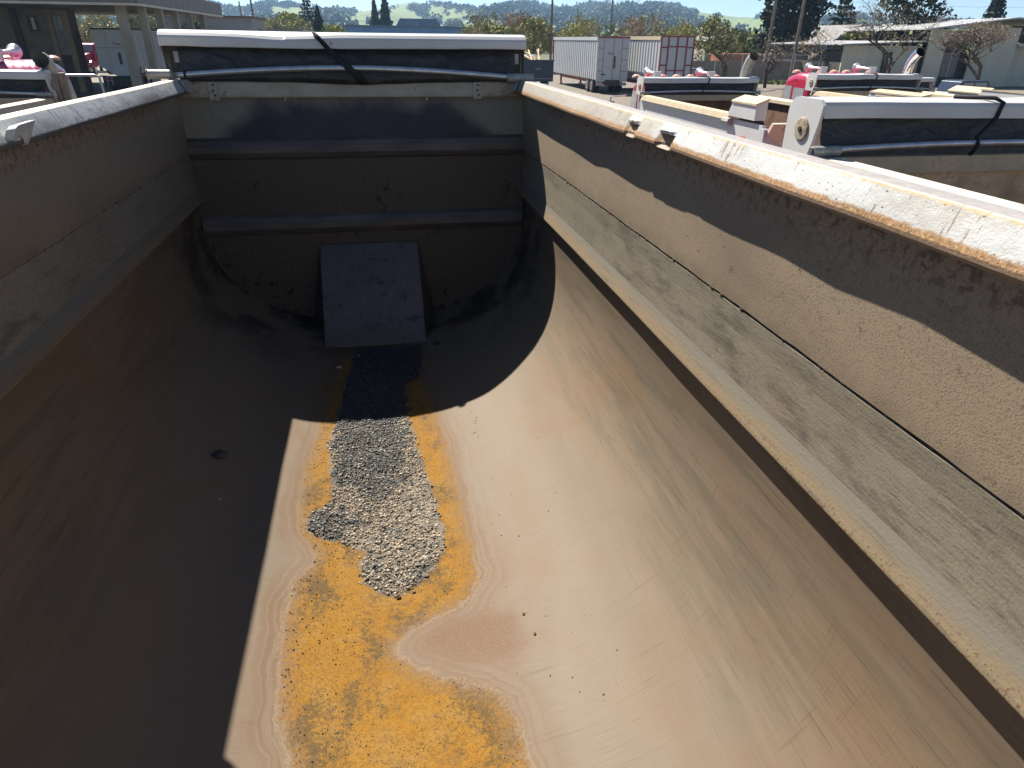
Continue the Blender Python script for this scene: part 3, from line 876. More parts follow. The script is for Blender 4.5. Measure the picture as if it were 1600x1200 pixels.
for a, b, zz in ((-1.205, -1.07, -0.206), (0.955, 1.125, -0.222)):
    mb = MB().lathe((a, 4.655, EYE + zz), (1, 0, 0), [(0, 0.030), (0.004, 0.031), (0.006, 0.0255), (b - a - 0.004, 0.0255), (b - a, 0.022)], 16)
    obj('bar_sleeve', mb, 'dull_steel', HOOD, smooth=False)
for x in (-1.0, ):
    obj('bar_tie', MB().lathe((x, 4.655, EYE - 0.203), (1, 0, 0), [(0, 0.021), (0.012, 0.021)], 12), 'strap_webbing', HOOD)
# rubber strap over hood, tarp and bar
mb = MB()
path = [(-0.30, 4.84, 0.030), (-0.235, 4.76, 0.022), (-0.215, 4.695, 0.006), (-0.20, 4.688, -0.012), (-0.155, 4.690, -0.062), (-0.10, 4.69, -0.115), (-0.055, 4.64, -0.150), (-0.03, 4.628, -0.178), (0.0, 4.64, -0.205), (0.025, 4.668, -0.232), (0.05, 4.682, -0.258)]
rows = []
for i, p in enumerate(path):
    wd = 0.007 if i < 2 else 0.012 if i < 6 else 0.021
    rows.append([(p[0] - wd, p[1], EYE + p[2] - wd * 0.35), (p[0], p[1] - 0.004, EYE + p[2]), (p[0] + wd, p[1], EYE + p[2] + wd * 0.35)])
mb.grid(rows)
o = obj('hold_down_strap', mb, 'strap_webbing', HOOD, smooth=True)
so = o.modifiers.new('thick', 'SOLIDIFY'); so.thickness = 0.005
mb = MB()
for k in range(1):
    mb.box((-0.135 + k * 0.022 + (0.01 if k > 2 else 0), 4.6945, EYE - 0.034 - 0.004 * (k % 2)), (0.004 + 0.004 * (k % 2), 0.003, 0.02))
obj('hood_scuff', mb, 'strap_webbing', HOOD)
# tailgate behind the viewer, frame and wheels under the body
obj('tailgate', MB().bb(-1.09, 1.09, REAR - 0.04, REAR - 0.005, EYE - 1.95, EYE - 0.75), 'white_hood', BODY)
for s in (1, -1):
    obj('frame_rail', MB().bb(s * 0.38, s * 0.46, REAR, D + 3.2, 1.28, 1.76), 'black_frame', BODY)
def wheels(parent, spots, r=0.52, w=0.28):
    for (x, y) in spots:
        s = 1 if x > 0 else -1
        t = obj('wheel', MB().lathe((x - s * w / 2, y, r), (s, 0, 0), [(0, r * 0.6), (0.01, r * 0.93), (0.05, r), (w - 0.05, r), (w - 0.01, r * 0.93), (w, r * 0.62)], 28), 'dark_rubber', parent)
        obj('rim', MB().lathe((x + s * (w / 2 - 0.05), y, r), (s, 0, 0), [(0, r * 0.6), (0.055, r * 0.61), (0.055, r * 0.55), (0.01, r * 0.45), (0.02, r * 0.2), (0.05, r * 0.17)], 20), 'galvanised', t)
wheels(BODY, [(-1.0, 0.2), (1.0, 0.2), (-1.0, 1.6), (1.0, 1.6), (-1.0, 7.2), (1.0, 7.2)])

# ------------------------------------------------------------------ crumbs on the tub floor
OCT = np.array([(1, 0, 0), (-1, 0, 0), (0, 1, 0), (0, -1, 0), (0, 0, 1), (0, 0, -1)], float)
OCTF = np.array([(0, 2, 4), (2, 1, 4), (1, 3, 4), (3, 0, 4), (2, 0, 5), (1, 2, 5), (3, 1, 5), (0, 3, 5)])
def grit(name, x, y, size, mat, seed, lift=0.4):
    rng = np.random.default_rng(seed)
    n = len(x)
    s = size[:, None] * rng.uniform(0.55, 1.25, (n, 3)) * np.array([1, 1, 0.75])
    V = OCT[None] * s[:, None, :] * rng.uniform(0.75, 1.25, (n, 6, 1))
    a = rng.uniform(0, 2 * np.pi, n); t = rng.uniform(-0.7, 0.7, n)
    ca, sa, ct, st = np.cos(a)[:, None], np.sin(a)[:, None], np.cos(t)[:, None], np.sin(t)[:, None]
    X, Y, Z = V[..., 0], V[..., 1], V[..., 2]
    Y, Z = Y * ct - Z * st, Y * st + Z * ct
    X, Y = X * ca - Y * sa, X * sa + Y * ca
    g = smooth01(0.01, -0.03, sdf(x, y, GRAVEL))
    base = floor_z(x) + EYE + g * (0.004 + 0.005 * np.abs(vnoise2(x * 45, y * 45, 8)) + 0.007 * np.clip(vnoise2(x * 16, y * 16, 9), 0, 1))
    V = np.stack([X + x[:, None], Y + y[:, None], Z + (base + size * lift)[:, None]], -1).reshape(-1, 3)
    F = (OCTF[None] + (np.arange(n) * 6)[:, None, None]).reshape(-1, 3)
    me = mesh_np(name, V, F)
    return obj(name, me, mat)
def scatter(n, box, seed):
    rng = np.random.default_rng(seed)
    return rng.uniform(box[0], box[1], n), rng.uniform(box[2], box[3], n), rng.uniform(0, 1, n)
x, y, u = scatter(110000, (-0.34, 0.29, 1.88, 4.22), 31)
dg = sdf(x, y, GRAVEL)
keep = (dg < -0.004 + 0.020 * vnoise2(x * 30, y * 30, 2) + 0.016 * vnoise2(x * 75, y * 75, 22)) | ((dg < 0.03) & (u < 0.05))
dn = np.minimum(np.minimum(sdf(x, y, DENSE), sdf(x, y, DENSE2)), sdf(x, y, DENSE3))
dn = dn + 0.05 * vnoise2(x * 18, y * 18, 4) + 0.03 * vnoise2(x * 40, y * 40, 6)
patch = vnoise2(x * 14 + 5, y * 14, 11) * 0.6 + vnoise2(x * 33, y * 33, 12) * 0.5
thin = np.clip(0.5 + dg / -0.05, 0, 1)
isdense = ((dn < 0) & (u * 1.7 % 1.0 < 0.86)) | (patch > 0.46)
keep &= (u * 7.31 % 1.0) < 0.25 + 0.75 * thin
darkened = (y > 3.22 + 0.06 * vnoise2(x * 12, y * 0, 3)) | ((dn < 0.0) & (u < 0.05))  # crumbs past the hood's shadow edge get shade painted in as black
k = keep & isdense & ~darkened
o = grit('asphalt_crumbs', x[k], y[k], 0.0022 + 0.0075 * u[k] ** 9, 'asphalt_grit', 1)
tag(o, 'grey loose asphalt crumbs in the sunlit middle of the tub floor', 'crumbs', kind='stuff')
k = keep & ~isdense & ~darkened
o = grit('pale_crust', x[k], y[k], 0.0022 + 0.0070 * u[k] ** 9, 'pale_grit', 2)
tag(o, 'pale beige gritty crust around the grey asphalt crumbs', 'crust', kind='stuff')
k = keep & darkened
o = grit('shade_dark_crumbs', x[k], y[k], 0.003 + 0.005 * u[k] ** 3, 'tar_shade_grit', 3)
tag(o, 'black tarry asphalt heap, shade put into its colour, at the foot of the sloped plate', 'crumbs', kind='stuff')
x, y, u = scatter(30000, (-0.38, 0.42, 0.75, 3.9), 33)
do = sdf(x, y, ORANGE)
dens = 0.5 + 0.5 * vnoise2(x * 9, y * 6, 14)
k = (do < 0.0) & (sdf(x, y, GRAVEL) > 0.005) & (u < 0.08 + 0.55 * np.clip(dens - 0.35, 0, 1) + 0.30 * ((do > -0.07) & (x < 0)))
x2, y2, u2 = scatter(260, (0.3, 0.75, 1.2, 3.5), 35)
k2 = u2 < 0.25
x2 = np.concatenate([x2, 0.492 + 0.012 * RNG.standard_normal(34)]); y2 = np.concatenate([y2, RNG.choice([3.19, 3.14, 3.03, 2.94, 2.91], 34) + 0.022 * RNG.standard_normal(34)]); k2 = np.concatenate([k2, np.ones(34, bool)])
o = grit('rust_crumbs', np.concatenate([x[k], x2[k2]]), np.concatenate([y[k], y2[k2]]), np.concatenate([0.0011 + 0.0028 * RNG.random(k.sum()) ** 4, 0.0012 + 0.0028 * RNG.random(k2.sum()) ** 2]), 'rust_crumb', 4)
tag(o, 'small dark rust crumbs sprinkled over the orange stain', 'crumbs', kind='stuff')
def clod(name, label, cat, x, y, r, mat, seed, flat=0.6, elong=1.0, group=None):
    rng = random.Random(seed)
    mb = MB()
    vs, fs = [], []
    nlat, nlon = 7, 10
    for i in range(nlat + 1):
        th = math.pi * i / nlat
        for j in range(nlon):
            ph = 2 * math.pi * j / nlon
            q = r * rng.uniform(0.82, 1.18)
            vs.append((q * elong * math.sin(th) * math.cos(ph), q * math.sin(th) * math.sin(ph), q * flat * math.cos(th)))
    for i in range(nlat):
        for j in range(nlon):
            fs.append((i * nlon + j, (i + 1) * nlon + j, (i + 1) * nlon + (j + 1) % nlon, i * nlon + (j + 1) % nlon))
    mb.add(vs, fs)
    o = obj(name, mb, mat, loc=(x, y, EYE + float(floor_z(x)) + r * flat * 0.7))
    o.rotation_euler.z = rng.uniform(-0.6, 0.6)
    return tag(o, label, cat, group)
clod('asphalt_clod', 'black asphalt clod lying alone in the shaded left side of the tub', 'clod', -0.728, 2.769, 0.026, 'tar_shade_grit', 1, 0.5, 1.5)
clod('rust_clod', 'dark brown lump at the lower tip of the grey crumbs', 'clod', 0.046, 1.897, 0.010, 'rust_crumb', 2, 0.8)
clod('asphalt_clod', 'black lump right of the foot of the sloped plate', 'clod', 0.389, 4.142, 0.02, 'tar_shade_grit', 3)
clod('pebble', 'pale pebble on top of the black tarry crumbs', 'pebble', -0.125, 4.081, 0.014, 'pale_pebble', 4)
clod('pebble', 'pale flat pebble left of the black tarry crumbs', 'pebble', -0.25, 3.915, 0.013, 'pale_pebble', 5, 0.4, 1.3)
clod('pebble', 'tiny white chip in the shade below the black clod', 'pebble', -0.671, 2.469, 0.005, 'pale_pebble', 6)
for i, (x, y) in enumerate(((0.482, 1.684), (0.501, 1.586))):
    clod('rust_clod', 'little brown crumb at the right border of the pink patch', 'crumb', x, y, 0.0055, 'rust_crumb', 8 + i, group='crumbs by the pink patch')

# ------------------------------------------------------------------ the yard and what lies beyond
def m_yard(n):
    P = n.obj()
    a = n.noise(P, 0.12, 6, 0.6)
    b = n.noise(P, 1.7, 6, 0.65)
    g = n.noise(P, 30.0, 3, 0.7)
    c = n.ramp(a, [(0.3, (0.11, 0.096, 0.077)), (0.5, (0.145, 0.126, 0.099)), (0.7, (0.125, 0.111, 0.09))])
    c = n.mix(n.math('MULTIPLY', n.mr(b, 0.52, 0.7), 0.5), c, (0.095, 0.085, 0.075))
    c = n.mix(n.math('MULTIPLY', n.mr(g, 0.5, 0.7), 0.25), c, (0.28, 0.25, 0.21))
    return {'Base Color': c, 'Roughness': 0.9, 'Normal': n.bump(g, 0.3, 0.02)}
material('yard_surface', m_yard)
def m_field(n):
    P = n.obj()
    a = n.noise(P, 0.02, 6, 0.6)
    c = n.ramp(a, [(0.3, (0.06, 0.075, 0.03)), (0.5, (0.11, 0.105, 0.055)), (0.7, (0.085, 0.11, 0.035))])
    return {'Base Color': c, 'Roughness': 1.0}
material('far_ground', m_field)
def m_hill(n):
    P = n.obj()
    a = n.noise(P, 0.004, 6, 0.6)
    b = n.noise(P, 0.03, 5, 0.6)
    c = n.ramp(a, [(0.3, (0.07, 0.105, 0.03)), (0.5, (0.14, 0.185, 0.055)), (0.7, (0.12, 0.145, 0.055))])
    c = n.mix(n.math('MULTIPLY', n.mr(b, 0.52, 0.68), 0.5), c, (0.06, 0.085, 0.035))
    return {'Base Color': c, 'Roughness': 1.0}
material('hill_grass', m_hill)
def leafmat(name, c0, c1, tr=0.15):
    def fn(n):
        i = n.island()
        c = n.mix(i, c0, c1)
        return {'Base Color': c, 'Roughness': 0.75, 'Specular IOR Level': 0.2}
    return material(name, fn)
leafmat('hill_tree_leaf', (0.022, 0.036, 0.020), (0.055, 0.075, 0.035))
leafmat('evergreen_leaf', (0.010, 0.020, 0.011), (0.035, 0.052, 0.025))
leafmat('spring_leaf', (0.24, 0.25, 0.04), (0.38, 0.36, 0.08))
leafmat('olive_leaf', (0.15, 0.165, 0.05), (0.31, 0.30, 0.105))
leafmat('bush_leaf', (0.075, 0.11, 0.03), (0.17, 0.20, 0.06))
leafmat('pale_blossom', (0.30, 0.31, 0.16), (0.42, 0.40, 0.26))
leafmat('grass_blade', (0.09, 0.13, 0.03), (0.20, 0.19, 0.08))
paint('bark', (0.10, 0.078, 0.058), 0.95, var=0.4, scale=4)
paint('pale_twig', (0.34, 0.265, 0.19), 0.95, var=0.35, scale=3)
paint('dark_bark', (0.045, 0.034, 0.026), 0.95, var=0.4, scale=5)
paint('pole_wood', (0.20, 0.165, 0.13), 0.9, var=0.3, scale=3)
paint('wire_dark', (0.03, 0.03, 0.03), 0.6)
paint('blue_metal', (0.12, 0.26, 0.50), 0.5, var=0.15, scale=0.4)
paint('slate_blue_roof', (0.10, 0.155, 0.215), 0.6, var=0.2, scale=1)
paint('grey_roof', (0.19, 0.185, 0.185), 0.8, var=0.2, scale=1)
paint('house_wall', (0.420, 0.395, 0.353), 0.8, var=0.15, scale=0.8)
paint('red_brown_roof', (0.20, 0.10, 0.07), 0.8, var=0.2)
paint('beige_panel', (0.54, 0.51, 0.40), 0.7, var=0.10, scale=0.8)
paint('tan_beam', (0.30, 0.23, 0.145), 0.8, var=0.2, scale=1)
paint('metal_roof', (0.420, 0.420, 0.420), 0.45, 0.2, var=0.12, scale=0.8)
paint('deep_gap', (0.07, 0.062, 0.055), 0.9)
paint('concrete_column', (0.30, 0.265, 0.21), 0.85, var=0.2, scale=1.5)
paint('block_wall', (0.19, 0.165, 0.135), 0.9, var=0.25, scale=1.2)
paint('fascia_brown', (0.16, 0.145, 0.125), 0.6, var=0.15, scale=1)
paint('cream_trim', (0.52, 0.47, 0.37), 0.6, var=0.15, scale=3)
paint('door_grey', (0.22, 0.205, 0.195), 0.6)
paint('window_glass', (0.30, 0.32, 0.33), 0.12, var=0.1)
paint('dark_glass', (0.03, 0.04, 0.05), 0.08)
paint('grey_block', (0.30, 0.29, 0.275), 0.85, var=0.12, scale=0.6)
paint('trailer_white', (0.470, 0.487, 0.504), 0.38, 0.1, var=0.08, scale=1.5, dirt=(0.3, 0.27, 0.23), dirt_amt=0.3)
paint('trailer_frame_red', (0.26, 0.03, 0.032), 0.5, var=0.2)
paint('faded_orange', (0.45, 0.14, 0.065), 0.6, var=0.2, scale=1)
paint('navy_steel', (0.028, 0.040, 0.062), 0.42, 0.2, var=0.2, scale=2)
paint('crimson_paint', (0.40, 0.012, 0.050), 0.28, var=0.12, scale=2, coat=0.6, dirt_amt=0.1)
paint('crimson_sky_sheen', (0.42, 0.035, 0.16), 0.28, var=0.12, scale=2, coat=0.6, dirt_amt=0.1)  # crimson cab paint with the sky's magenta sheen put into its colour
paint('white_body', (0.462, 0.470, 0.479), 0.5, var=0.08, scale=1.5, dirt=(0.30, 0.22, 0.14), dirt_amt=0.35)
paint('cream_rim', (0.454, 0.378, 0.260), 0.65, var=0.15, scale=9, dirt=(0.32, 0.16, 0.06), dirt_amt=0.6)
paint('white_rim', (0.521, 0.487, 0.420), 0.6, var=0.1, scale=9, dirt=(0.34, 0.19, 0.08), dirt_amt=0.95)
paint('rusty_tan', (0.56, 0.43, 0.27), 0.8, var=0.35, scale=7, dirt=(0.20, 0.11, 0.05), dirt_amt=0.75, bump=0.5)
paint('rusty_brown', (0.16, 0.085, 0.05), 0.85, var=0.35, scale=6)
paint('tail_beige', (0.58, 0.52, 0.38), 0.7, var=0.15, scale=4, dirt=(0.16, 0.11, 0.06), dirt_amt=0.6)
paint('chrome', (0.75, 0.75, 0.77), 0.16, 1.0, var=0.08)
paint('amber_lens', (0.62, 0.34, 0.26), 0.3)
paint('red_lens', (0.45, 0.02, 0.02), 0.3)
paint('lumber', (0.52, 0.40, 0.25), 0.8, var=0.25, scale=6)
paint('car_blue', (0.02, 0.03, 0.06), 0.25, var=0.1, coat=0.6)
paint('car_grey', (0.17, 0.18, 0.20), 0.3, var=0.1, coat=0.5)
paint('wood_post', (0.26, 0.20, 0.15), 0.85, var=0.3, scale=9)
def m_chain(n):
    P = n.obj()
    x, y, z = n.sep(P)
    a = n.noise(P, 2.0, 3)
    return {'Base Color': (0.30, 0.30, 0.29), 'Roughness': 0.6, 'Metallic': 0.4, 'Alpha': n.mr(a, 0.3, 0.7, 0.22, 0.34)}
material('chain_mesh', m_chain)

# ground
mb = MB()
mb.bb(-70, 46, -60, 69, -0.3, 0.0)
yard = tag(obj('yard_ground', mb, 'yard_surface'), kind='structure')
g2 = tag(obj('ground', MB().add([(-4000, -800, -0.06), (4000, -800, -0.06), (4000, 5000, -0.06), (-4000, 5000, -0.06)], [(0, 1, 2, 3)]), 'far_ground'), kind='structure')
mb = MB().bb(46.004, 130, -60, 69, -0.28, -0.004)
tag(obj('side_yard', mb, 'yard_surface'), kind='structure')
mb = MB().bb(-70, 46, 69.004, 150, -0.28, -0.010)
tag(obj('back_yard', mb, 'yard_surface'), kind='structure')

# hills from their ridge line (bearing, elevation in degrees)
RIDGE = [(-45, 1.5), (-33, 1.7), (-22.97, 1.83), (-13.91, 2.12), (-10.11, 1.91), (-7.78, 1.93), (-6.45, 2.11), (-4.72, 1.91), (-3.39, 1.78), (-1.59, 1.6), (-0.67, 1.62), (0.75, 1.93), (1.93, 2.16), (3.11, 2.38), (5.0, 2.33), (6.89, 1.98), (8.08, 1.87), (10.24, 2.19), (12.16, 2.46), (14.08, 2.22), (16.93, 2.33), (18.82, 2.26), (20.22, 2.3), (23.01, 2.19), (24.88, 1.87), (27.15, 1.63), (29.36, 1.55), (32.59, 1.36), (34.78, 1.67), (37.58, 1.48), (44.91, 0.93), (60, 0.8)]
rb, re_ = np.array([r[0] for r in RIDGE]), np.array([r[1] for r in RIDGE])
def hill_z(az, r):
    el = np.interp(az, rb, re_)
    R0 = 1500 + 220 * np.sin(az * 0.55)
    zr = EYE + np.tan(np.radians(el)) * R0
    t = np.clip((r - 620) / (R0 - 620), 0, 1.6)
    up = np.where(t < 1, t ** 1.25, 1 - 0.25 * (t - 1))
    nz = 9 * vnoise2(az * 0.55 + 50, r / 160.0, 91) + 4 * vnoise2(az * 1.7 + 50, r / 60.0, 92)
    return zr * up + nz * np.clip(np.minimum(t, 1) * (1 - np.minimum(t, 1)) * 4, 0, 1)
azs = np.linspace(-45, 60, 220)
rs = np.linspace(600, 2300, 46)
mb = MB()
rows = []
for r in rs:
    z = hill_z(azs, np.full_like(azs, r))
    rows.append([(r * math.sin(math.radians(a)), r * math.cos(math.radians(a)), float(zz) - (1.5 if r < 610 else 0)) for a, zz in zip(azs, z)])
mb.grid(rows, flip=True)
tag(obj('hills', mb, 'hill_grass', smooth=True), kind='structure')

def leaf_quads(cx, cy, cz, size, seed, tri=False):
    rng = np.random.default_rng(seed)
    n = len(cx)
    a = rng.normal(size=(n, 3)); a /= np.linalg.norm(a, axis=1)[:, None]
    b = np.cross(a, rng.normal(size=(n, 3))); b /= np.linalg.norm(b, axis=1)[:, None]
    C = np.stack([cx, cy, cz], -1)
    s = size[:, None]
    V = np.stack([C - a * s - b * s * 0.5, C + a * s * 0.2 - b * s * 0.7, C + a * s + b * s * 0.4, C - a * s * 0.3 + b * s * 0.8], 1).reshape(-1, 3)
    F = np.arange(n * 4).reshape(-1, 4)
    return V, F
def clump_cloud(centers, radii, per, leaf, seed, flat=0.8):
    rng = np.random.default_rng(seed)
    c = np.repeat(centers, per, 0); r = np.repeat(radii, per)
    d = rng.normal(size=c.shape); d /= np.linalg.norm(d, axis=1)[:, None]
    q = c + d * (r * rng.uniform(0.35, 1.0, len(c)) ** 0.5)[:, None] * np.array([1, 1, flat])
    return leaf_quads(q[:, 0], q[:, 1], q[:, 2], leaf * (0.6 + 0.8 * rng.random(len(c))), seed + 1)

# woods scattered over the hills, one mass
rng = np.random.default_rng(17)
N = 26000
az = rng.uniform(-30, 50, N); rr = 680 + 900 * rng.random(N) ** 0.8
m = vnoise2(az * 0.8 + 60, rr / 130, 93) * 0.7 + vnoise2(az * 2.1 + 60, rr / 50, 94) * 0.45
bias = np.interp(az, [-25, -8, -2, 0, 3, 7, 8.5, 12, 24, 27, 35], [0.4, 0.28, 0.1, -0.25, -0.15, 0.08, 0.5, 0.5, 0.35, -0.35, 0.3])
lowband = np.clip((820 - rr) / 160, 0, 1) * 0.8
k = m + bias + lowband > 0.2
az, rr = az[k], rr[k]
X, Y = rr * np.sin(np.radians(az)), rr * np.cos(np.radians(az))
Zb = hill_z(az, rr)
rad = rng.uniform(3.0, 6.5, len(X))
ce = np.stack([X, Y, Zb + rad * 0.75], -1)
V, F = clump_cloud(ce, rad, 9, 2.0, 71, 0.9)
tag(obj('hillside_woods', mesh_np('hillside_woods', V, F), 'hill_tree_leaf'), 'dark green woods spread over the far hills', 'woods', kind='stuff')
# town greenery between the yard and the hills
N = 2600
az = rng.uniform(-30, 50, N); rr = rng.uniform(210, 620, N)
k = (np.abs(az - 4) > 5.2) | (rr > 300)
az, rr = az[k], rr[k]
X, Y = rr * np.sin(np.radians(az)), rr * np.cos(np.radians(az))
rad = rng.uniform(1.5, 3.6, len(X))
ce = np.stack([X, Y, rad * 1.1 + 0.3], -1)
V, F = clump_cloud(ce, rad, 34, 0.75, 73, 1.15)
h = rng.random(len(ce)) < 0.5
V4 = V.reshape(len(ce), -1, 3)
for nm, sel, mt, lb in (('distant_trees', h, 'olive_leaf', 'olive brown treetops of the town in front of the hills'), ('distant_trees', ~h, 'bush_leaf', 'green treetops of the town in front of the hills')):
    v = V4[sel].reshape(-1, 3)
    tag(obj(nm, mesh_np(nm, v, np.arange(len(v)).reshape(-1, 4)), mt), lb, 'trees', kind='stuff')

# ---- trees
def branch_tree(seed, height, spread=0.6, levels=4, r0=0.14, droop=0.0, forks=(3, 4), trunk_frac=0.28):
    rg = random.Random(seed)
    mb = MB(); tips = []
    def grow(p, d, ln, r, lv):
        pts = [p]; q = p.copy(); dd = d.copy()
        for i in range(3):
            dd = (dd + Vector((rg.uniform(-1, 1), rg.uniform(-1, 1), rg.uniform(-0.5, 0.8))) * 0.16).normalized()
            q = q + dd * ln / 3
            pts.append(q.copy())
        mb.tube(pts, [r, r * 0.85, r * 0.72, r * 0.6], 5 if lv == 0 else 4 if lv < 3 else 3, cap=False)
        if lv >= levels:
            tips.append(q); return
        for k in range(rg.randint(*forks)):
            a = rg.uniform(0, 6.283)
            out = Vector((math.cos(a), math.sin(a), 0))
            nd = (dd * (1 - spread * rg.uniform(0.5, 1.1)) + out * spread * rg.uniform(0.7, 1.2) + Vector((0, 0, 0.15 - droop))).normalized()
            grow(pts[rg.choice([2, 3, 3])], nd, ln * rg.uniform(0.62, 0.86), r * rg.uniform(0.45, 0.62), lv + 1)
        tips.append(q)
    grow(Vector((0, 0, -0.1)), Vector((rg.uniform(-.08, .08), rg.uniform(-.08, .08), 1)), height * trunk_frac, r0, 0)
    return mb, tips
def make_tree(name, label, loc, seed, height, mat_b, leaf=None, per=0, lsize=0.15, lrad=0.6, group=None, **kw):
    t = thing(name, label, 'tree', loc, 0, group)
    mb, tips = branch_tree(seed, height, **kw)
    zmax = max(p[2] for p in mb.v)
    s = height / zmax
    mb.v = [(x * s, y * s, z * s) for x, y, z in mb.v]
    obj('trunk', mb, mat_b, t)
    if leaf:
        ce = np.array([tuple(p * s) for p in tips])
        V, F = clump_cloud(ce, np.full(len(ce), lrad), per, lsize, seed)
        obj('crown', mesh_np('crown', V, F), leaf, t)
    return t
def conifer(name, label, loc, h, r, seed, mat='evergreen_leaf', layers=14, dense=26, gap=0.0, group=None, base=0.12):
    t = thing(name, label, 'tree', loc, 0, group)
    rg = np.random.default_rng(seed)
    obj('trunk', MB().tube([(0, 0, -0.1), (0.05, 0, h * 0.5), (0, 0.03, h * 0.985)], [h * 0.022, h * 0.014, 0.02], 6), 'dark_bark', t)
    C, S = [], []
    tb = MB()
    for i in range(layers):
        u = i / (layers - 1)
        z = h * (base + (0.97 - base) * u)
        rad = r * (1 - u) ** 0.8 * rg.uniform(0.75, 1.1) + 0.12
        nb = max(4, int(7 * (1 - u) + 4))
        for k in range(nb):
            a = 6.283 * k / nb + rg.uniform(-.3, .3)
            L = rad * rg.uniform(0.7, 1.1)
            tip = (L * math.cos(a), L * math.sin(a), z - L * 0.22 * (1 - gap) + L * 0.1)
            tb.tube([(0, 0, z), tip], [0.03, 0.01], 3, cap=False)
            for q in range(dense):
                w = rg.uniform(0.15, 1.0) ** 0.7
                C.append((tip[0] * w + rg.normal(0, 0.09 * rad), tip[1] * w + rg.normal(0, 0.09 * rad), z + (tip[2] - z) * w + rg.normal(0, 0.055 * r)))
                S.append(0.075 * r + 0.05)
    C = np.array(C)
    V, F = leaf_quads(C[:, 0], C[:, 1], C[:, 2], np.array(S), seed)
    obj('crown', mesh_np('crown', V, F), mat, t)
    obj('limb', tb, 'dark_bark', t)['kind'] = 'stuff'
    return t
def bushy(name, label, loc, h, r, seed, mat, clumps=26, per=70, leaf=0.22, group=None, trunk=True):
    t = thing(name, label, 'tree', loc, 0, group)
    rg = np.random.default_rng(seed)
    u = rg.uniform(0, 1, clumps); a = rg.uniform(0, 6.283, clumps)
    z = h * (0.25 + 0.70 * u)
    rr_ = r * np.sqrt(rg.uniform(0.02, 1, clumps)) * np.sqrt(np.clip(1 - ((u - 0.4) / 0.72) ** 2, 0.05, 1))
    ce = np.stack([rr_ * np.cos(a), rr_ * np.sin(a), z], -1)
    V, F = clump_cloud(ce, r * rg.uniform(0.22, 0.42, clumps), per, leaf, seed)
    obj('crown', mesh_np('crown', V, F), mat, t)
    mb = MB().tube([(0, 0, -0.1), (0.03, 0.02, h * 0.35), (0, 0, h * 0.7)], [0.04 * r + 0.08, 0.03 * r + 0.05, 0.03], 6)
    for i in range(0, clumps, 2):
        mb.tube([(0, 0, h * 0.3), tuple(ce[i])], [0.06, 0.02], 4, cap=False)
    obj('trunk', mb, 'bark', t)
    return t

# bare thicket behind the trailers
protoA = None
spots = [(14.5, 100, 6.2), (19.5, 108, 7.2), (24.5, 112, 6.9), (29, 105, 6.5), (33.5, 112, 7.0), (37, 104, 6.3), (41.5, 110, 7.4), (45.5, 106, 6.6), (49.5, 112, 6.8), (53.5, 106, 5.8), (17, 118, 7.4), (35, 122, 7.4), (26, 124, 7.4), (46, 121, 7.4)]
protos = []
for i in range(4):
    protos.append(branch_tree(200 + i, 1.0, 0.55, 4, 0.028, 0.0, (3, 4), 0.22))
pm = []
for i, (mbx, tips) in enumerate(protos):
    zmax = max(p[2] for p in mbx.v)
    mbx.v = [(x / zmax * 0.9, y / zmax * 0.9, z / zmax) for x, y, z in mbx.v]
    ce = np.array([tuple(p / zmax) for p in tips]) * np.array([0.9, 0.9, 1])
    V, F = clump_cloud(ce, np.full(len(ce), 0.08), 6 if i % 2 else 3, 0.020, 300 + i)
    pm.append((mbx.mesh('trunk'), mesh_np('crown', V, F)))
    pm[-1][0].materials.append(MATS['pale_twig'])
    pm[-1][1].materials.append(MATS[['olive_leaf', 'pale_twig', 'olive_leaf', 'spring_leaf'][i]])
for i, (x, y, h) in enumerate(spots):
    t = thing('thicket_tree', ['tall twiggy tree with olive buds in the thicket behind the white box trailers', 'tall bare tan tree in the thicket behind the white box trailers', 'tall twiggy tree with brownish olive buds behind the white box trailers', 'twiggy tree with fresh yellow-green buds behind the white box trailers'][i % 4], 'tree', (x, y, 0), 0, 'trees of the thicket behind the trailers')
    for me, nm in zip(pm[i % 4], ('trunk', 'crown')):
        o = bpy.data.objects.new(nm, me); COL.objects.link(o); o.parent = t
    t.scale = (h * 0.8, h * 0.8, h); t.rotation_euler.z = i * 1.3
bushy('leafy_tree', 'olive leafy tree just right of the own tarp hood, above the navy dump bed', (13.5, 78, 0), 5.2, 2.3, 401, 'olive_leaf', 26, 60, 0.16)
bushy('leafy_tree', 'yellow-green tree behind the left trailer by the utility pole', (20.3, 92, 0), 6.4, 2.6, 402, 'olive_leaf', 26, 60, 0.17)
bushy('leafy_tree', 'yellow-green tree in front of the grassy hillside right of the trailers', (46.5, 96, 0), 6.6, 2.8, 403, 'olive_leaf', 30, 60, 0.17)
bushy('spring_bush', 'bright yellow-green tree left of the dark cypress', (-13.2, 138, 0), 7.2, 2.9, 404, 'spring_leaf', 30, 70, 0.24)
bushy('spring_bush', 'low yellow-green bush left of the cypress foot', (-10.8, 130, 0), 5.0, 2.8, 405, 'spring_leaf', 26, 60, 0.22)
bushy('spring_bush', 'low yellow-green bush between the cypress and the blue building', (-5.6, 132, 0), 5.2, 2.4, 406, 'spring_leaf', 26, 60, 0.22)
make_tree('bare_tree', 'bare twiggy tree above the long grey shed', (-17.5, 118, 0), 411, 6.4, 'pale_twig', 'spring_leaf', 3, 0.12, 0.5, r0=0.12)
make_tree('bare_tree', 'bare tree with pale twigs left of the yellow-green tree', (-11.3, 128, 0), 412, 7.0, 'pale_twig', 'olive_leaf', 4, 0.14, 0.5, r0=0.12)
conifer('cypress', 'small dark cypress standing alone in front of the hills', (-8.7, 140, 0), 8.7, 1.7, 421, layers=22, dense=30, base=0.28)
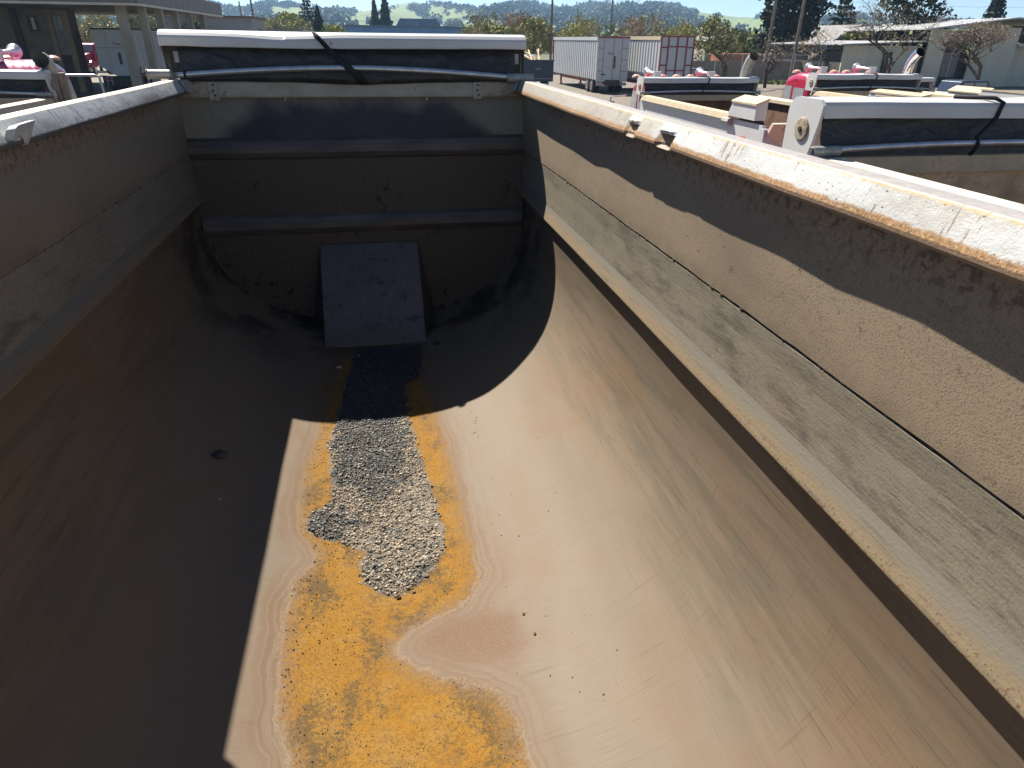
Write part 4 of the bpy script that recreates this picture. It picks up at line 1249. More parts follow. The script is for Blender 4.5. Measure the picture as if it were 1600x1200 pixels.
conifer('cypress', 'left one of the two tall dark cypresses behind the blue building', (1.8, 200, 0), 13.2, 2.1, 422, layers=26, dense=34, base=0.05)
conifer('cypress', 'right one of the two tall dark cypresses behind the blue building', (4.5, 200, 0), 14.5, 3.0, 423, layers=28, dense=36, base=0.05)
conifer('monkey_puzzle', 'thin layered conifer poking above the town left of the cypress', (-12.3, 165, 0), 12.0, 2.6, 424, layers=9, dense=9, gap=1.2, base=0.5)
# right side
bushy('evergreen_tree', 'big dark evergreen behind the two leaning utility poles', (54.5, 92, 0), 13.5, 4.3, 431, 'evergreen_leaf', 60, 90, 0.30)
bushy('evergreen_tree', 'round dark green bush left of the big evergreen', (47.5, 92, 0), 5.0, 2.2, 432, 'bush_leaf', 24, 60, 0.2)
conifer('pine_tree', 'sparse layered pine between the big evergreen and the large gnarled tree', (75.0, 110, 0), 12.5, 3.2, 433, layers=10, dense=12, gap=0.9, base=0.35)
conifer('pine_tree', 'layered conifer above the warehouse roof', (103, 110, 0), 12.2, 3.4, 434, layers=11, dense=18, gap=1.0, base=0.35)
bushy('evergreen_tree', 'large dark tree crown behind the gnarled bare branches', (59.5, 75, 0), 10.5, 4.0, 435, 'evergreen_leaf', 46, 46, 0.22)
bushy('leafy_tree', 'olive tree behind the chain-link fence beside the grey roof', (58.5, 82, 0), 5.2, 2.8, 436, 'olive_leaf', 26, 50, 0.18)
make_tree('bare_tree', 'large gnarled bare tree in front of the warehouse', (43.3, 55.5, 0), 441, 7.2, 'bark', 'pale_twig', 3, 0.04, 0.3, r0=0.15, spread=0.66, trunk_frac=0.26, levels=5)
make_tree('bare_tree', 'bare spreading tree at the right, behind the dark blue car', (47.3, 50, 0), 442, 5.6, 'bark', 'pale_twig', 3, 0.035, 0.25, r0=0.13, spread=0.7, trunk_frac=0.25, levels=5)
make_tree('bare_tree', 'bare pruned tree right of the red-edged trailer', (31.9, 63, 0), 443, 4.9, 'bark', 'olive_leaf', 4, 0.06, 0.4, r0=0.17)
make_tree('bare_tree', 'thin bare tree inside the fence left of the crimson cab', (35.2, 61, 0), 444, 4.1, 'dark_bark', 'pale_twig', 2, 0.05, 0.3, r0=0.11, spread=0.8)
make_tree('bare_tree', 'grey bare tree behind the fence over the crimson cab', (45.2, 70, 0), 445, 5.2, 'pale_twig', 'pale_twig', 4, 0.05, 0.5, r0=0.14, spread=0.8)
make_tree('blossom_tree', 'pale blossoming tree seen under the canopy above the crimson tractor', (-28.5, 96, 0), 446, 6.2, 'bark', 'pale_blossom', 14, 0.16, 0.8, r0=0.18)
bushy('leafy_tree', 'light green leafy tree seen under the canopy behind the tractor', (-30.5, 92, 0), 5.8, 2.6, 447, 'pale_blossom', 26, 70, 0.16)
bushy('leafy_tree', 'green tree seen between the canopy columns above the hopper trailer', (-20.5, 100, 0), 6.2, 3.2, 448, 'bush_leaf', 30, 60, 0.2)
bushy('leafy_tree', 'dark green tree seen between the rear canopy columns', (-17.0, 104, 0), 5.8, 2.8, 449, 'bush_leaf', 26, 60, 0.2)

# ---- utility poles and wires
def pole(label, x, y, h, arm=0.0, r=0.14, lean=0.0):
    t = thing('utility_pole', label, 'utility pole', (x, y, 0))
    obj('post', MB().tube([(0, 0, -0.1), (lean, 0, h)], [r, r * 0.7], 8), 'pole_wood', t)
    if arm:
        obj('crossarm', MB().box((lean * 0.95, -0.1, h - 0.5), (arm, 0.09, 0.11)), 'pole_wood', t)
        for s in (-0.45, 0.45, -0.25, 0.25):
            obj('insulator', MB().lathe((lean * 0.95 + s * arm, -0.1, h - 0.44), (0, 0, 1), [(0, 0.03), (0.05, 0.05), (0.1, 0.03)], 6), 'trailer_white', t)
    return t
pole('grey utility pole standing left in front of the big evergreen', 42.9, 75, 11.0, 2.2, 0.19)
pole('grey utility pole standing right in front of the big evergreen', 43.15, 70, 10.5, 2.0, 0.19)
pole('utility pole behind the left white trailer', 22.1, 90, 10.5, 2.4, 0.16)
pole('dark utility pole rising over the trailers', 40.2, 122, 13.0, 2.4, 0.16)
pole('thin dark pole over the left white trailer', 36.0, 128, 8.6, 0, 0.12)
pole('tall dark pole left of the yellow-green trees', -15.4, 110, 11.0, 0, 0.15, -0.2)
pole('short dark pole beside the tall one over the grey shed', -17.2, 112, 8.0, 0, 0.13, -0.2)
def wire(label, pts, r=0.012):
    P = []
    for (a, b) in zip(pts[:-1], pts[1:]):
        a, b = Vector(a), Vector(b)
        for i in range(9):
            u = i / 9
            q = a.lerp(b, u); q.z -= 4 * u * (1 - u) * (b - a).length * 0.012
            P.append(q)
    P.append(Vector(pts[-1]))
    return tag(obj('overhead_wire', MB().tube(P, r, 4), 'wire_dark'), label, 'wire')
wire('upper wire running right from the poles past the gnarled tree', [(42.9, 75, 8.8), (43.15, 70, 8.4), (110, 84, 11.0)])
wire('lower wire running right from the poles past the gnarled tree', [(43.15, 70, 7.6), (110, 84, 9.4)])
wire('upper wire running left from the poles into the sky', [(42.9, 75, 9.6), (40.2, 122, 11.6)], 0.015)
wire('lower wire running left from the poles into the sky', [(42.9, 75, 8.4), (40.2, 122, 10.2)], 0.015)
wire('dark wire crossing from the pole behind the trailers to the left', [(22.1, 90, 6.9), (-20, 170, 7.6)], 0.02)

# ---- far buildings
t = thing('blue_building', 'long dark blue metal building behind the tarp hood', 'building', (10.8, 170, 0))
obj('wall', MB().bb(-16, 16, 0, 30, 0, 6.0), 'blue_metal', t)
obj('parapet', MB().bb(-16.2, 16.2, -0.2, -0.003, 5.75, 6.15), 'slate_blue_roof', t)
obj('sign', MB().bb(13.1, 15.3, -0.12, -0.003, 3.7, 5.4), 'house_wall', t)
obj('downpipe', MB().tube([(-4.6, -0.1, 0), (-4.6, -0.1, 5.7)], 0.1, 6), 'house_wall', t)
t = thing('mansard_building', 'slate blue mansard roof rising behind the blue building', 'building', (14.0, 215, 0))
obj('wall', MB().bb(-6.4, 6.4, 0, 10, 0, 6.0), 'house_wall', t)
obj('roof', MB().prism([(-6.8, 6.0), (6.8, 6.0), (5.2, 8.6), (-5.2, 8.6)], 'Y', -0.3, 10.3), 'slate_blue_roof', t)
d_ = obj('dormer', MB().lathe((-0.6, -0.75, 6.2), (0, 1, 0), [(0, 0.8), (1.2, 0.8)], 14), 'house_wall', t)
def house(label, x, y, w, dp, h, rh, wall='house_wall', roof='grey_roof', rz=0.0):
    t = thing('house', label, 'house', (x, y, 0), rz)
    obj('wall', MB().bb(-w / 2, w / 2, 0, dp, 0, h), wall, t)
    obj('roof', MB().prism([(-w / 2 - 0.4, h), (w / 2 + 0.4, h), (0, h + rh)], 'Y', -0.4, dp + 0.4), roof, t)
    for s in (-0.25, 0.25):
        wd = obj('window', MB().bb(w * s - 0.6, w * s + 0.6, -0.05, -0.004, h * 0.45, h * 0.8), 'dark_glass', t)
    return t
house('house with a grey gable roof left of the pine', 71.5, 100, 10, 10, 3.6, 2.6, 'tan_beam', 'grey_roof')
house('pale house with a low light roof behind the fence', 61, 84, 5, 6, 3.0, 0.8, 'grey_block', 'metal_roof')
house('distant white house with a red brown roof on the slope', 35, 300, 9, 8, 5.5, 2.6, 'house_wall', 'red_brown_roof', 0.2)
house('white house among the trees left of the big evergreen', 57.5, 118, 3.2, 6, 3.8, 0.8, 'house_wall', 'grey_roof')
for i, (a, r, w) in enumerate([(-6, 420, 9), (-4.2, 520, 10), (-2.5, 470, 9), (7.2, 560, 10), (9.5, 430, 8), (17, 540, 9), (21, 450, 9), (13, 610, 10)]):
    house('tiny pale house among the far treetops below the hills', r * math.sin(math.radians(a)), r * math.cos(math.radians(a)), w, 9, 5.5, 2.2, 'house_wall', ['grey_roof', 'red_brown_roof'][i % 2], a * 0.01)['group'] = 'tiny houses of the town'
t = thing('grey_shed', 'long low grey shed with ribbed wall behind the canopy columns', 'building', (-17.5, 98, 0))
obj('wall', MB().bb(-9, 3.4, 0, 12, 0, 5.7), 'grey_block', t)
obj('roof', MB().bb(-9.3, 3.7, -0.3, 12.3, 5.704, 5.9), 'red_brown_roof', t)
t = thing('grey_shed', 'low pale shed with vertical wall posts below the yellow-green tree', 'building', (-12.6, 122, 0))
obj('wall', MB().bb(-3, 3.6, 0, 8, 0, 4.6), 'grey_block', t)
obj('roof', MB().bb(-3.2, 3.8, -0.3, 8.3, 4.604, 4.8), 'grey_roof', t)
for k in range(6):
    obj('wall_post', MB().bb(-2.8 + k * 1.25, -2.65 + k * 1.25, -0.08, -0.003, 0, 4.5), 'deep_gap', t)
t = thing('white_building', 'white flat building peeking above the grey shed', 'building', (-19.5, 150, 0))
obj('wall', MB().bb(-4, 7, 0, 8, 0, 6.4), 'house_wall', t)
obj('roof', MB().bb(-4.2, 7.2, -0.2, 8.2, 6.404, 6.6), 'metal_roof', t)

# warehouse at the right
t = thing('warehouse', 'beige panel warehouse with a pitched metal roof at the right', 'warehouse', (58, 64, 0), -0.12)
def wall_strip(x0, x1, h, y0=0.0):
    n_ = max(1, int((x1 - x0) / 1.2))
    for k in range(n_):
        a = x0 + (x1 - x0) * k / n_; b = x0 + (x1 - x0) * (k + 1) / n_
        obj('wall_panel', MB().bb(a + 0.008, b - 0.008, y0, y0 + 0.2, 0, h), 'beige_panel', t)
obj('core_wall', MB().bb(-12.5, 14, 0.25, 16, 0, 3.0), 'deep_gap', t)
wall_strip(-12.5, -4.6, 3.53)
wall_strip(-4.6, -2.8, 5.0, -0.9); wall_strip(0.0, 4.4, 5.2, -0.9); wall_strip(4.4, 14, 3.6)
obj('gable_beam', MB().bb(-2.8, 0.0, -0.4, -0.1, 4.0, 4.9), 'tan_beam', t)
obj('recess', MB().bb(-2.8, 0.0, 0.0, 0.24, 0, 4.0), 'deep_gap', t)
obj('roof', MB().prism([(-13.2, 3.55), (-4.7, 3.9), (-4.7, 4.0), (-13.2, 3.65)], 'Y', -0.7, 16.5), 'metal_roof', t)
obj('roof', MB().prism([(-5.4, 4.95), (3.0, 5.95), (14.5, 5.5), (14.5, 5.62), (3.0, 6.07), (-5.4, 5.07)], 'Y', -1.8, 16.5), 'metal_roof', t)
obj('roof', MB().prism([(4.4, 3.6), (14.5, 3.35), (14.5, 3.55), (4.4, 3.85)], 'Y', -1.2, -0.2), 'metal_roof', t)
obj('clerestory', MB().bb(4.4, 14, 0.3, 0.5, 3.9, 5.4), 'deep_gap', t)
dr = obj('door', MB().bb(-8.4, -7.5, -0.08, -0.004, 0, 3.0), 'deep_gap', t)
dr = obj('window', MB().bb(-2.2, -0.6, -0.06, -0.004, 0.8, 3.0), 'door_grey', t)
obj('mullion', MB().bb(-1.45, -1.35, -0.12, -0.064, 0.8, 3.0), 'metal_roof', dr)
tag(obj('orange_container', MB().bb(41.8, 47.6, 84, 86.4, 0.0, 2.45), 'faded_orange'), 'faded orange shipping container behind the fence', 'container')
# chain-link fence: fabric, top rail and each post
t = thing('chain_link_fence', 'grey chain-link fence across the far side of the yard', 'fence', (28, 68.5, 0))
FL, FH = 46.0, 2.6
obj('mesh_fabric', MB().add([(0, 0, 0.05), (FL, 0, 0.05), (FL, 0, FH - 0.03), (0, 0, FH - 0.03)], [(0, 1, 2, 3)]), 'chain_mesh', t)
obj('top_rail', MB().tube([(0, 0, FH), (FL, 0, FH)], 0.03, 6), 'galvanised', t)
for k in range(17):
    obj('post', MB().tube([(k * FL / 16, 0.03, 0), (k * FL / 16, 0.03, FH + 0.05)], 0.04, 6), 'galvanised', t)
t = thing('board_fence', 'weathered grey board fence behind the chain-link', 'fence', (29, 74.0, 0))
for k in range(110):
    obj('board', MB().box((k * 0.30, 0, 0.95 + 0.03 * math.sin(k * 2.1)), (0.285, 0.03, 1.9)), 'pole_wood', t)
# weeds by the fence
rng = np.random.default_rng(55)
x = rng.uniform(30, 74, 9000); y = rng.uniform(65.8, 69.5, 9000)
keep = vnoise2(x * 0.5, y * 0.8, 7) > -0.35
x, y = x[keep], y[keep]
V, F = leaf_quads(x, y, 0.02 + 0.16 * rng.random(len(x)), np.full(len(x), 0.13), 9)
tag(obj('weeds', mesh_np('weeds', V, F), 'grass_blade'), 'strip of green weeds along the foot of the fence', 'weeds', kind='stuff')

# ------------------------------------------------------------------ canopy building at the left
CB = thing('canopy_building', 'brown building with a deep flat canopy on concrete columns at the left', 'building', (-13, 48, 0))
def cb(name, mb, mat, parent=None):
    mb.v = [(x + 13, y - 48, z) for x, y, z in mb.v]
    return obj(name, mb, mat, parent or CB)
roof = cb('roof', MB().bb(-60, -13.02, 47.62, 73, 5.30, 6.2), 'deep_gap')
cb('ceiling', MB().bb(-59.9, -13.1, 47.7, 72.9, 5.22, 5.297), 'block_wall', roof)
for k in range(24):
    cb('fascia_panel', MB().bb(-13.03 - (k + 1) * 1.95 + 0.03, -13.03 - k * 1.95, 47.55, 47.615, 5.34, 6.25), 'fascia_brown', roof)
for k in range(14):
    y = 47.6 + k * 1.83
    cb('fascia_panel', MB().bb(-13.015, -12.95, y + 0.03, y + 1.80, 5.34, 6.28), 'fascia_brown', roof)
cb('roof_trim', MB().bb(-60, -12.93, 47.48, 47.547, 5.2, 5.33), 'cream_trim', roof)
cb('roof_trim', MB().bb(-12.945, -12.88, 47.48, 73, 5.2, 5.33), 'cream_trim', roof)
for x, y, w in ((-14.25, 48.5, 0.5), (-13.4, 49.6, 0.42), (-13.35, 53.2, 0.42), (-13.35, 57.2, 0.42), (-13.35, 61.5, 0.42), (-13.35, 66.0, 0.42), (-24, 48.5, 0.5)):
    cb('column', MB().bb(x - w / 2, x + w / 2, y, y + w, 0, 5.217), 'concrete_column')
WALL = cb('wall', MB().bb(-60, -20.1, 57, 57.3, 0, 5.21), 'block_wall')
cb('side_wall', MB().bb(-20.4, -20.1, 57.304, 58.2, 0, 5.21), 'block_wall')
for x in (-23.5, -28.0, -32.5):
    cb('pilaster', MB().bb(x - 0.2, x + 0.2, 56.8, 56.997, 0, 5.2), 'deep_gap', WALL)
DR = cb('door', MB().bb(-21.15, -20.5, 56.9, 56.997, 0, 4.9), 'door_grey', WALL)
for a, b in ((-21.45, -21.16), (-20.49, -20.12)):
    cb('door_frame', MB().bb(a, b, 56.75, 56.997, 0, 5.1), 'tan_beam', WALL)
cb('door_frame', MB().bb(-21.45, -20.12, 56.76, 56.995, 4.91, 5.12), 'tan_beam', WALL)
cb('pane', MB().bb(-21.1, -20.88, 56.86, 56.897, 3.95, 4.75), 'window_glass', WALL)
cb('pane', MB().bb(-20.82, -20.58, 56.86, 56.897, 3.95, 4.75), 'window_glass', WALL)
cb('lower_gap', MB().bb(-21.14, -20.55, 56.85, 56.897, 0, 2.4), 'deep_gap', WALL)
WN = cb('window', MB().bb(-22.75, -22.15, 56.93, 56.997, 3.85, 4.8), 'deep_gap', WALL)
cb('pane', MB().bb(-22.5, -22.3, 56.9, 56.927, 3.95, 4.7), 'window_glass', WALL)

# ------------------------------------------------------------------ text helper (flat lettering)
def lettering(txt, loc, size, rotz, mat, parent, depth=0.004):
    cu = bpy.data.curves.new('lettering', 'FONT')
    cu.body = txt; cu.size = size; cu.extrude = depth
    cu.align_x = 'CENTER'
    tmp = bpy.data.objects.new('tmp_text', cu)
    COL.objects.link(tmp)
    dg = bpy.context.evaluated_depsgraph_get()
    me = bpy.data.meshes.new_from_object(tmp.evaluated_get(dg))
    bpy.data.objects.remove(tmp)
    me.materials.clear(); me.materials.append(MATS[mat])
    o = bpy.data.objects.new('lettering', me)
    COL.objects.link(o)
    o.parent = parent
    o.location = loc
    o.rotation_euler = (math.pi / 2, 0, rotz)
    return o

paint('horn_metal', (0.72, 0.70, 0.70), 0.42, 0.6, var=0.1)
paint('trailer_skin', (0.26, 0.29, 0.34), 0.4, 0.3, var=0.1, scale=1.5)
# ------------------------------------------------------------------ box trailers
def ribbed_side(x, y0, y1, z0, z1, s, n):
    """corrugated side skin at x facing direction s along X"""
    mb = MB(); rows = []
    p = (y1 - y0) / n
    for k in range(n):
        for f, dx in ((0.0, 0.0), (0.22, 0.0), (0.30, 0.13), (0.80, 0.13), (0.93, 0.0)):
            rows.append([(x + s * dx, y0 + (k + f) * p, z0), (x + s * dx, y0 + (k + f) * p, z1)])
    rows.append([(x, y1, z0), (x, y1, z1)])
    return mb.grid(rows)
def axle(parent, x0, x1, y, r=0.5):
    for x, s in ((x0, -1), (x1, 1)):
        w = obj('wheel', MB().lathe((x, y, r), (-s, 0, 0), [(0, r * 0.6), (0.01, r * 0.93), (0.05, r), (0.5, r), (0.55, r * 0.9)], 22), 'dark_rubber', parent)
        obj('rim', MB().lathe((x - s * 0.03, y, r), (s, 0, 0), [(0, r * 0.58), (0.045, r * 0.58), (0.04, r * 0.4), (0.01, r * 0.25), (0.05, r * 0.12)], 16), 'chrome', w)
def box_trailer(label, x, y, L, w, h, zb, edge, red_grid=False, mark=None, nr=20):
    t = thing('box_trailer', label, 'trailer', (x, y, 0), 0.0, 'white box trailers parked across the yard')
    obj('front_frame', MB().bb(-w / 2 - 0.03, w / 2 + 0.03, L - 0.1, L, zb - 0.1, h), 'trailer_frame_red', t)
    obj('box', MB().bb(-w / 2 + 0.06, w / 2 - 0.06, 0.05, L - 0.12, zb, h - 0.05), 'trailer_white', t)
    for s in (-1, 1):
        obj('side_skin', MB().bb(s * (w / 2 - 0.058), s * (w / 2 - 0.045), 0.1, L - 0.12, zb + 0.05, h - 0.28), 'trailer_skin', t)
        pt = (L - 0.25) / nr
        for k in range(nr):
            y_ = 0.12 + k * pt
            obj('side_post', MB().prism([(s * (w / 2 - 0.044), y_), (s * (w / 2 - 0.016), y_ + 0.02), (s * (w / 2 - 0.016), y_ + pt * 0.52), (s * (w / 2 - 0.044), y_ + pt * 0.52 + 0.02)], 'Z', zb + 0.05, h - 0.285), 'trailer_white', t)
    for s in (-1, 1):
        obj('top_rail', MB().bb(s * (w / 2 - 0.06), s * (w / 2 + 0.03), 0.02, L - 0.11, h - 0.28, h - 0.04), 'trailer_white' if not red_grid else 'cream_rim', t)
    R = obj('rear_frame', MB().bb(-w / 2, w / 2, 0.0, 0.045, zb - 0.1, h), 'trailer_white', t)
    if red_grid:
        e = 'trailer_frame_red'
        xs = (-w / 2 + 0.05, -w * 0.27, 0.0, w * 0.27, w / 2 - 0.05)
        for q in xs:
            obj('rear_post', MB().bb(q - 0.045, q + 0.045, -0.06, -0.003, zb - 0.1, h), e, R)
        zs = (h - 0.05, h - 0.75, h - 1.9, zb + 0.1)
        for i in range(4):
            a, b = xs[i] + 0.046, xs[i + 1] - 0.046
            for q in zs if i in (0, 3) else (zs[0], zs[1] if i in (0, 3) else h - 0.7, h - 2.25, zs[3]):
                obj('rear_bar', MB().bb(a, b, -0.05, -0.003, q - 0.04, q + 0.04), e, R)
    else:
        obj('header', MB().bb(-w / 2 + 0.02, w / 2 - 0.02, -0.06, -0.003, h - 0.12, h - 0.02), 'trailer_frame_red', R)
        for q in (-w * 0.3, 0.02, w * 0.27):
            obj('seam_strip', MB().bb(q - 0.015, q + 0.015, -0.025, -0.003, zb, h - 0.15), 'door_grey', R)
        for q in (h - 0.8, h - 1.6, h - 2.4):
            for a, b in ((-w / 2 + 0.1, -w * 0.31), (w * 0.28, w / 2 - 0.1)):
                obj('hinge', MB().bb(a, b, -0.03, -0.003, q - 0.02, q + 0.02), 'door_grey', R)
        obj('latch', MB().bb(0.10, 0.2, -0.08, -0.003, h - 2.2, h - 1.35), 'deep_gap', R)
        obj('dock_gap', MB().bb(-0.55, 0.65, -0.03, -0.003, zb - 0.4, zb + 0.02), 'deep_gap', R)
        for s in (-1, 1):
            lp = obj('lamp_plate', MB().bb(s * (w / 2 - 0.55), s * (w / 2 - 0.05), -0.04, -0.003, zb - 0.38, zb - 0.15), 'trailer_white', R)
            for q in range(3):
                obj('tail_lamp', MB().lathe((s * (w / 2 - 0.16 - q * 0.14), -0.042, zb - 0.27), (0, -1, 0), [(0, 0.05), (0.02, 0.045)], 8), 'red_lens', t)
        obj('label_plate', MB().bb(-w / 2 + 0.4, -w / 2 + 0.75, -0.02, -0.003, zb + 0.35, zb + 0.45), 'deep_gap', R)
    if mark:
        lettering(mark, (-0.18, -0.008, h - 1.25), 0.26, 0, 'door_grey', t)
    obj('chassis', MB().bb(-0.5, 0.5, 0.3, L - 0.3, zb - 0.35, zb - 0.002), 'trailer_frame_red', t)
    axle(t, -w / 2 + 0.05, w / 2 - 0.05, 1.3); axle(t, -w / 2 + 0.05, w / 2 - 0.05, 2.5)
    for s in (-1, 1):
        obj('landing_leg', MB().bb(s * 0.95 - 0.07, s * 0.95 + 0.07, L - 2.2, L - 2.05, 0.15, zb), 'trailer_frame_red', t)
        obj('landing_foot', MB().bb(s * 0.95 - 0.16, s * 0.95 + 0.16, L - 2.28, L - 1.97, 0.0, 0.148), 'galvanised', t)
    return t
box_trailer('white ribbed box trailer with grey rear doors and twin wheels', 18.35, 54.5, 14.0, 2.55, 3.98, 0.95, 'white', mark='Titan', nr=24)
box_trailer('white ribbed box trailer with a red frame grid on its rear doors', 21.8, 50.5, 11.5, 2.6, 4.05, 0.95, 'red', red_grid=True)
# hopper trailer seen through the columns
t = thing('hopper_trailer', 'white hopper trailer with chamfered rear seen between the canopy columns', 'trailer', (-17.25, 56, 0))
w, h = 2.65, 4.0
obj('rear_panel', MB().prism([(-w / 2, 1.75), (-w / 2 + 0.95, 1.12), (w / 2 - 0.95, 1.12), (w / 2, 1.75), (w / 2, h), (-w / 2, h)], 'Y', 0, 0.06), 'trailer_white', t)
obj('box', MB().prism([(-w / 2 + 0.05, 1.8), (-w / 2 + 1.0, 1.16), (w / 2 - 1.0, 1.16), (w / 2 - 0.05, 1.8), (w / 2 - 0.05, h - 0.02), (-w / 2 + 0.05, h - 0.02)], 'Y', 0.064, 11), 'trailer_white', t)
obj('side_skin', MB().bb(w / 2 - 0.048, w / 2 - 0.03, 0.1, 11, 1.3, h - 0.1), 'trailer_skin', t)
for k in range(20):
    obj('side_post', MB().bb(w / 2 - 0.029, w / 2, 0.12 + k * 0.545, 0.12 + k * 0.545 + 0.30, 1.3, h - 0.105), 'trailer_white', t)
obj('top_rail', MB().bb(-w / 2 - 0.05, w / 2 + 0.05, -0.06, 11, h + 0.003, h + 0.1), 'black_frame', t)
obj('rear_rib', MB().bb(-w / 2 + 0.72, -w / 2 + 0.80, -0.06, -0.003, 1.4, h), 'trailer_white', t)
obj('rear_rib', MB().bb(-w / 2 + 0.02, w / 2 - 0.02, -0.03, -0.003, 2.86, 2.90), 'door_grey', t)
obj('rear_latch', MB().bb(0.05, 0.2, -0.1, -0.003, 1.85, 2.6), 'navy_steel', t)
obj('bumper', MB().bb(-w / 2, w / 2, -0.02, 0.2, 0.45, 1.1), 'black_frame', t)
obj('lamp_panel', MB().bb(-w / 2 + 0.02, -w / 2 + 0.6, -0.06, -0.023, 0.75, 1.05), 'trailer_frame_red', t)
obj('lamp_panel', MB().bb(w / 2 - 0.8, w / 2 - 0.02, -0.06, -0.023, 0.75, 1.05), 'trailer_frame_red', t)
for q in (-w / 2 + 0.3, -w / 2 + 0.62):
    obj('ladder_rail', MB().tube([(q, -0.1, 0.5), (q, -0.1, 1.15)], 0.025, 6), 'trailer_white', t)
for q in (0.8, 1.1):
    obj('ladder_rung', MB().tube([(-w / 2 + 0.3, -0.1, q), (-w / 2 + 0.62, -0.1, q)], 0.02, 6), 'trailer_white', t)
lettering('Titan', (0.1, -0.008, 3.05), 0.28, 0, 'navy_steel', t)
obj('chassis', MB().bb(-0.5, 0.5, 0.3, 10.6, 0.7, 1.1), 'trailer_frame_red', t)
axle(t, -1.25, 1.25, 1.4); axle(t, -1.25, 1.25, 2.6); axle(t, -1.25, 1.25, 9.5)

# crimson tractor facing us beyond the canopy
t = thing('tractor_truck', 'crimson conventional tractor facing the yard beyond the canopy', 'truck', (-27.9, 80, 0))
obj('hood', MB().prism([(-1.6, 0.9), (-1.6, 1.75), (-1.3, 1.95), (0.4, 2.1), (0.4, 0.9)], 'X', -0.75, 0.75), 'crimson_paint', t, bevel=0.08)
obj('cab', MB().prism([(0.4, 0.9), (0.4, 2.1), (0.75, 2.85), (1.9, 2.95), (2.1, 2.8), (2.1, 0.9)], 'X', -1.0, 1.0), 'crimson_paint', t, bevel=0.08)
obj('windshield', MB().add([(-0.9, 0.42, 2.14), (0.9, 0.42, 2.14), (0.85, 0.70, 2.78), (-0.85, 0.70, 2.78)], [(0, 1, 2, 3)]), 'window_glass', t)
obj('grille', MB().bb(-0.45, 0.45, -1.66, -1.603, 0.95, 1.7), 'galvanised', t)
obj('bumper', MB().bb(-1.15, 1.15, -1.85, -1.65, 0.45, 0.85), 'chrome', t, bevel=0.05)
for s in (-1, 1):
    obj('fender', MB().prism([(-1.6, 0.8), (-1.55, 1.25), (-1.2, 1.45), (-0.3, 1.35), (0.1, 0.95), (0.1, 0.8)], 'X', s * 0.76, s * 1.18), 'crimson_paint', t, bevel=0.06)
    obj('headlight', MB().lathe((s * 0.92, -1.62, 1.08), (0, -1, 0), [(0, 0.13), (0.06, 0.11)], 10), 'window_glass', t)
axle(t, -1.15, 1.15, -0.9); axle(t, -1.15, 1.15, 4.2)

# navy dump bed truck with lumber
t = thing('flatbed_truck', 'navy steel dump bed truck loaded with lumber in front of the trailers', 'truck', (13.05, 57, 0))
obj('tailgate', MB().bb(-1.25, 1.25, 0, 0.08, 0.72, 2.2), 'navy_steel', t)
obj('top_edge', MB().bb(-1.3, 1.3, -0.03, 0.12, 2.204, 2.29), 'navy_steel', t)
obj('bed_lip', MB().bb(-1.2, 1.2, -0.02, -0.003, 0.9, 0.97), 'door_grey', t)
for s in (-1, 1):
    obj('bed_side', MB().bb(s * 1.19, s * 1.27, 0.1, 4.2, 0.72, 2.2), 'navy_steel', t)
obj('bed_floor', MB().bb(-1.18, 1.18, 0.1, 4.2, 0.72, 0.86), 'navy_steel', t)
obj('cab', MB().prism([(4.4, 0.6), (4.4, 2.35), (4.6, 2.55), (5.8, 2.55), (6.3, 1.8), (7.6, 1.6), (7.6, 0.6)], 'X', -0.95, 0.95), 'trailer_white', t, bevel=0.06)
obj('rear_window', MB().bb(-0.7, 0.7, 4.37, 4.397, 1.8, 2.35), 'dark_glass', t)
obj('name_plate', MB().bb(-0.24, 0.24, -0.02, -0.003, 1.58, 1.70), 'door_grey', t)
obj('bumper', MB().bb(-0.9, 0.9, -0.08, 0.05, 0.42, 0.58), 'galvanised', t)
axle(t, -1.15, 1.15, 1.4, 0.45); axle(t, -1.0, 1.0, 6.6, 0.42)
rg = random.Random(3)
for k in range(9):
    a = (13.05 + rg.uniform(-1.0, 1.0), 57.3 + rg.uniform(0, .6), 1.7 + rg.uniform(0.0, 0.5))
    b = (13.05 + rg.uniform(-1.0, 1.0), 59.5 + rg.uniform(0, 1.5), 2.3 + rg.uniform(0, 0.7))
    mb = MB().tube([a, b], 0.07, 4)
    tag(obj('lumber_board', mb, 'lumber'), 'pale board sticking up from the navy dump bed', 'board', 'boards loaded in the navy bed')

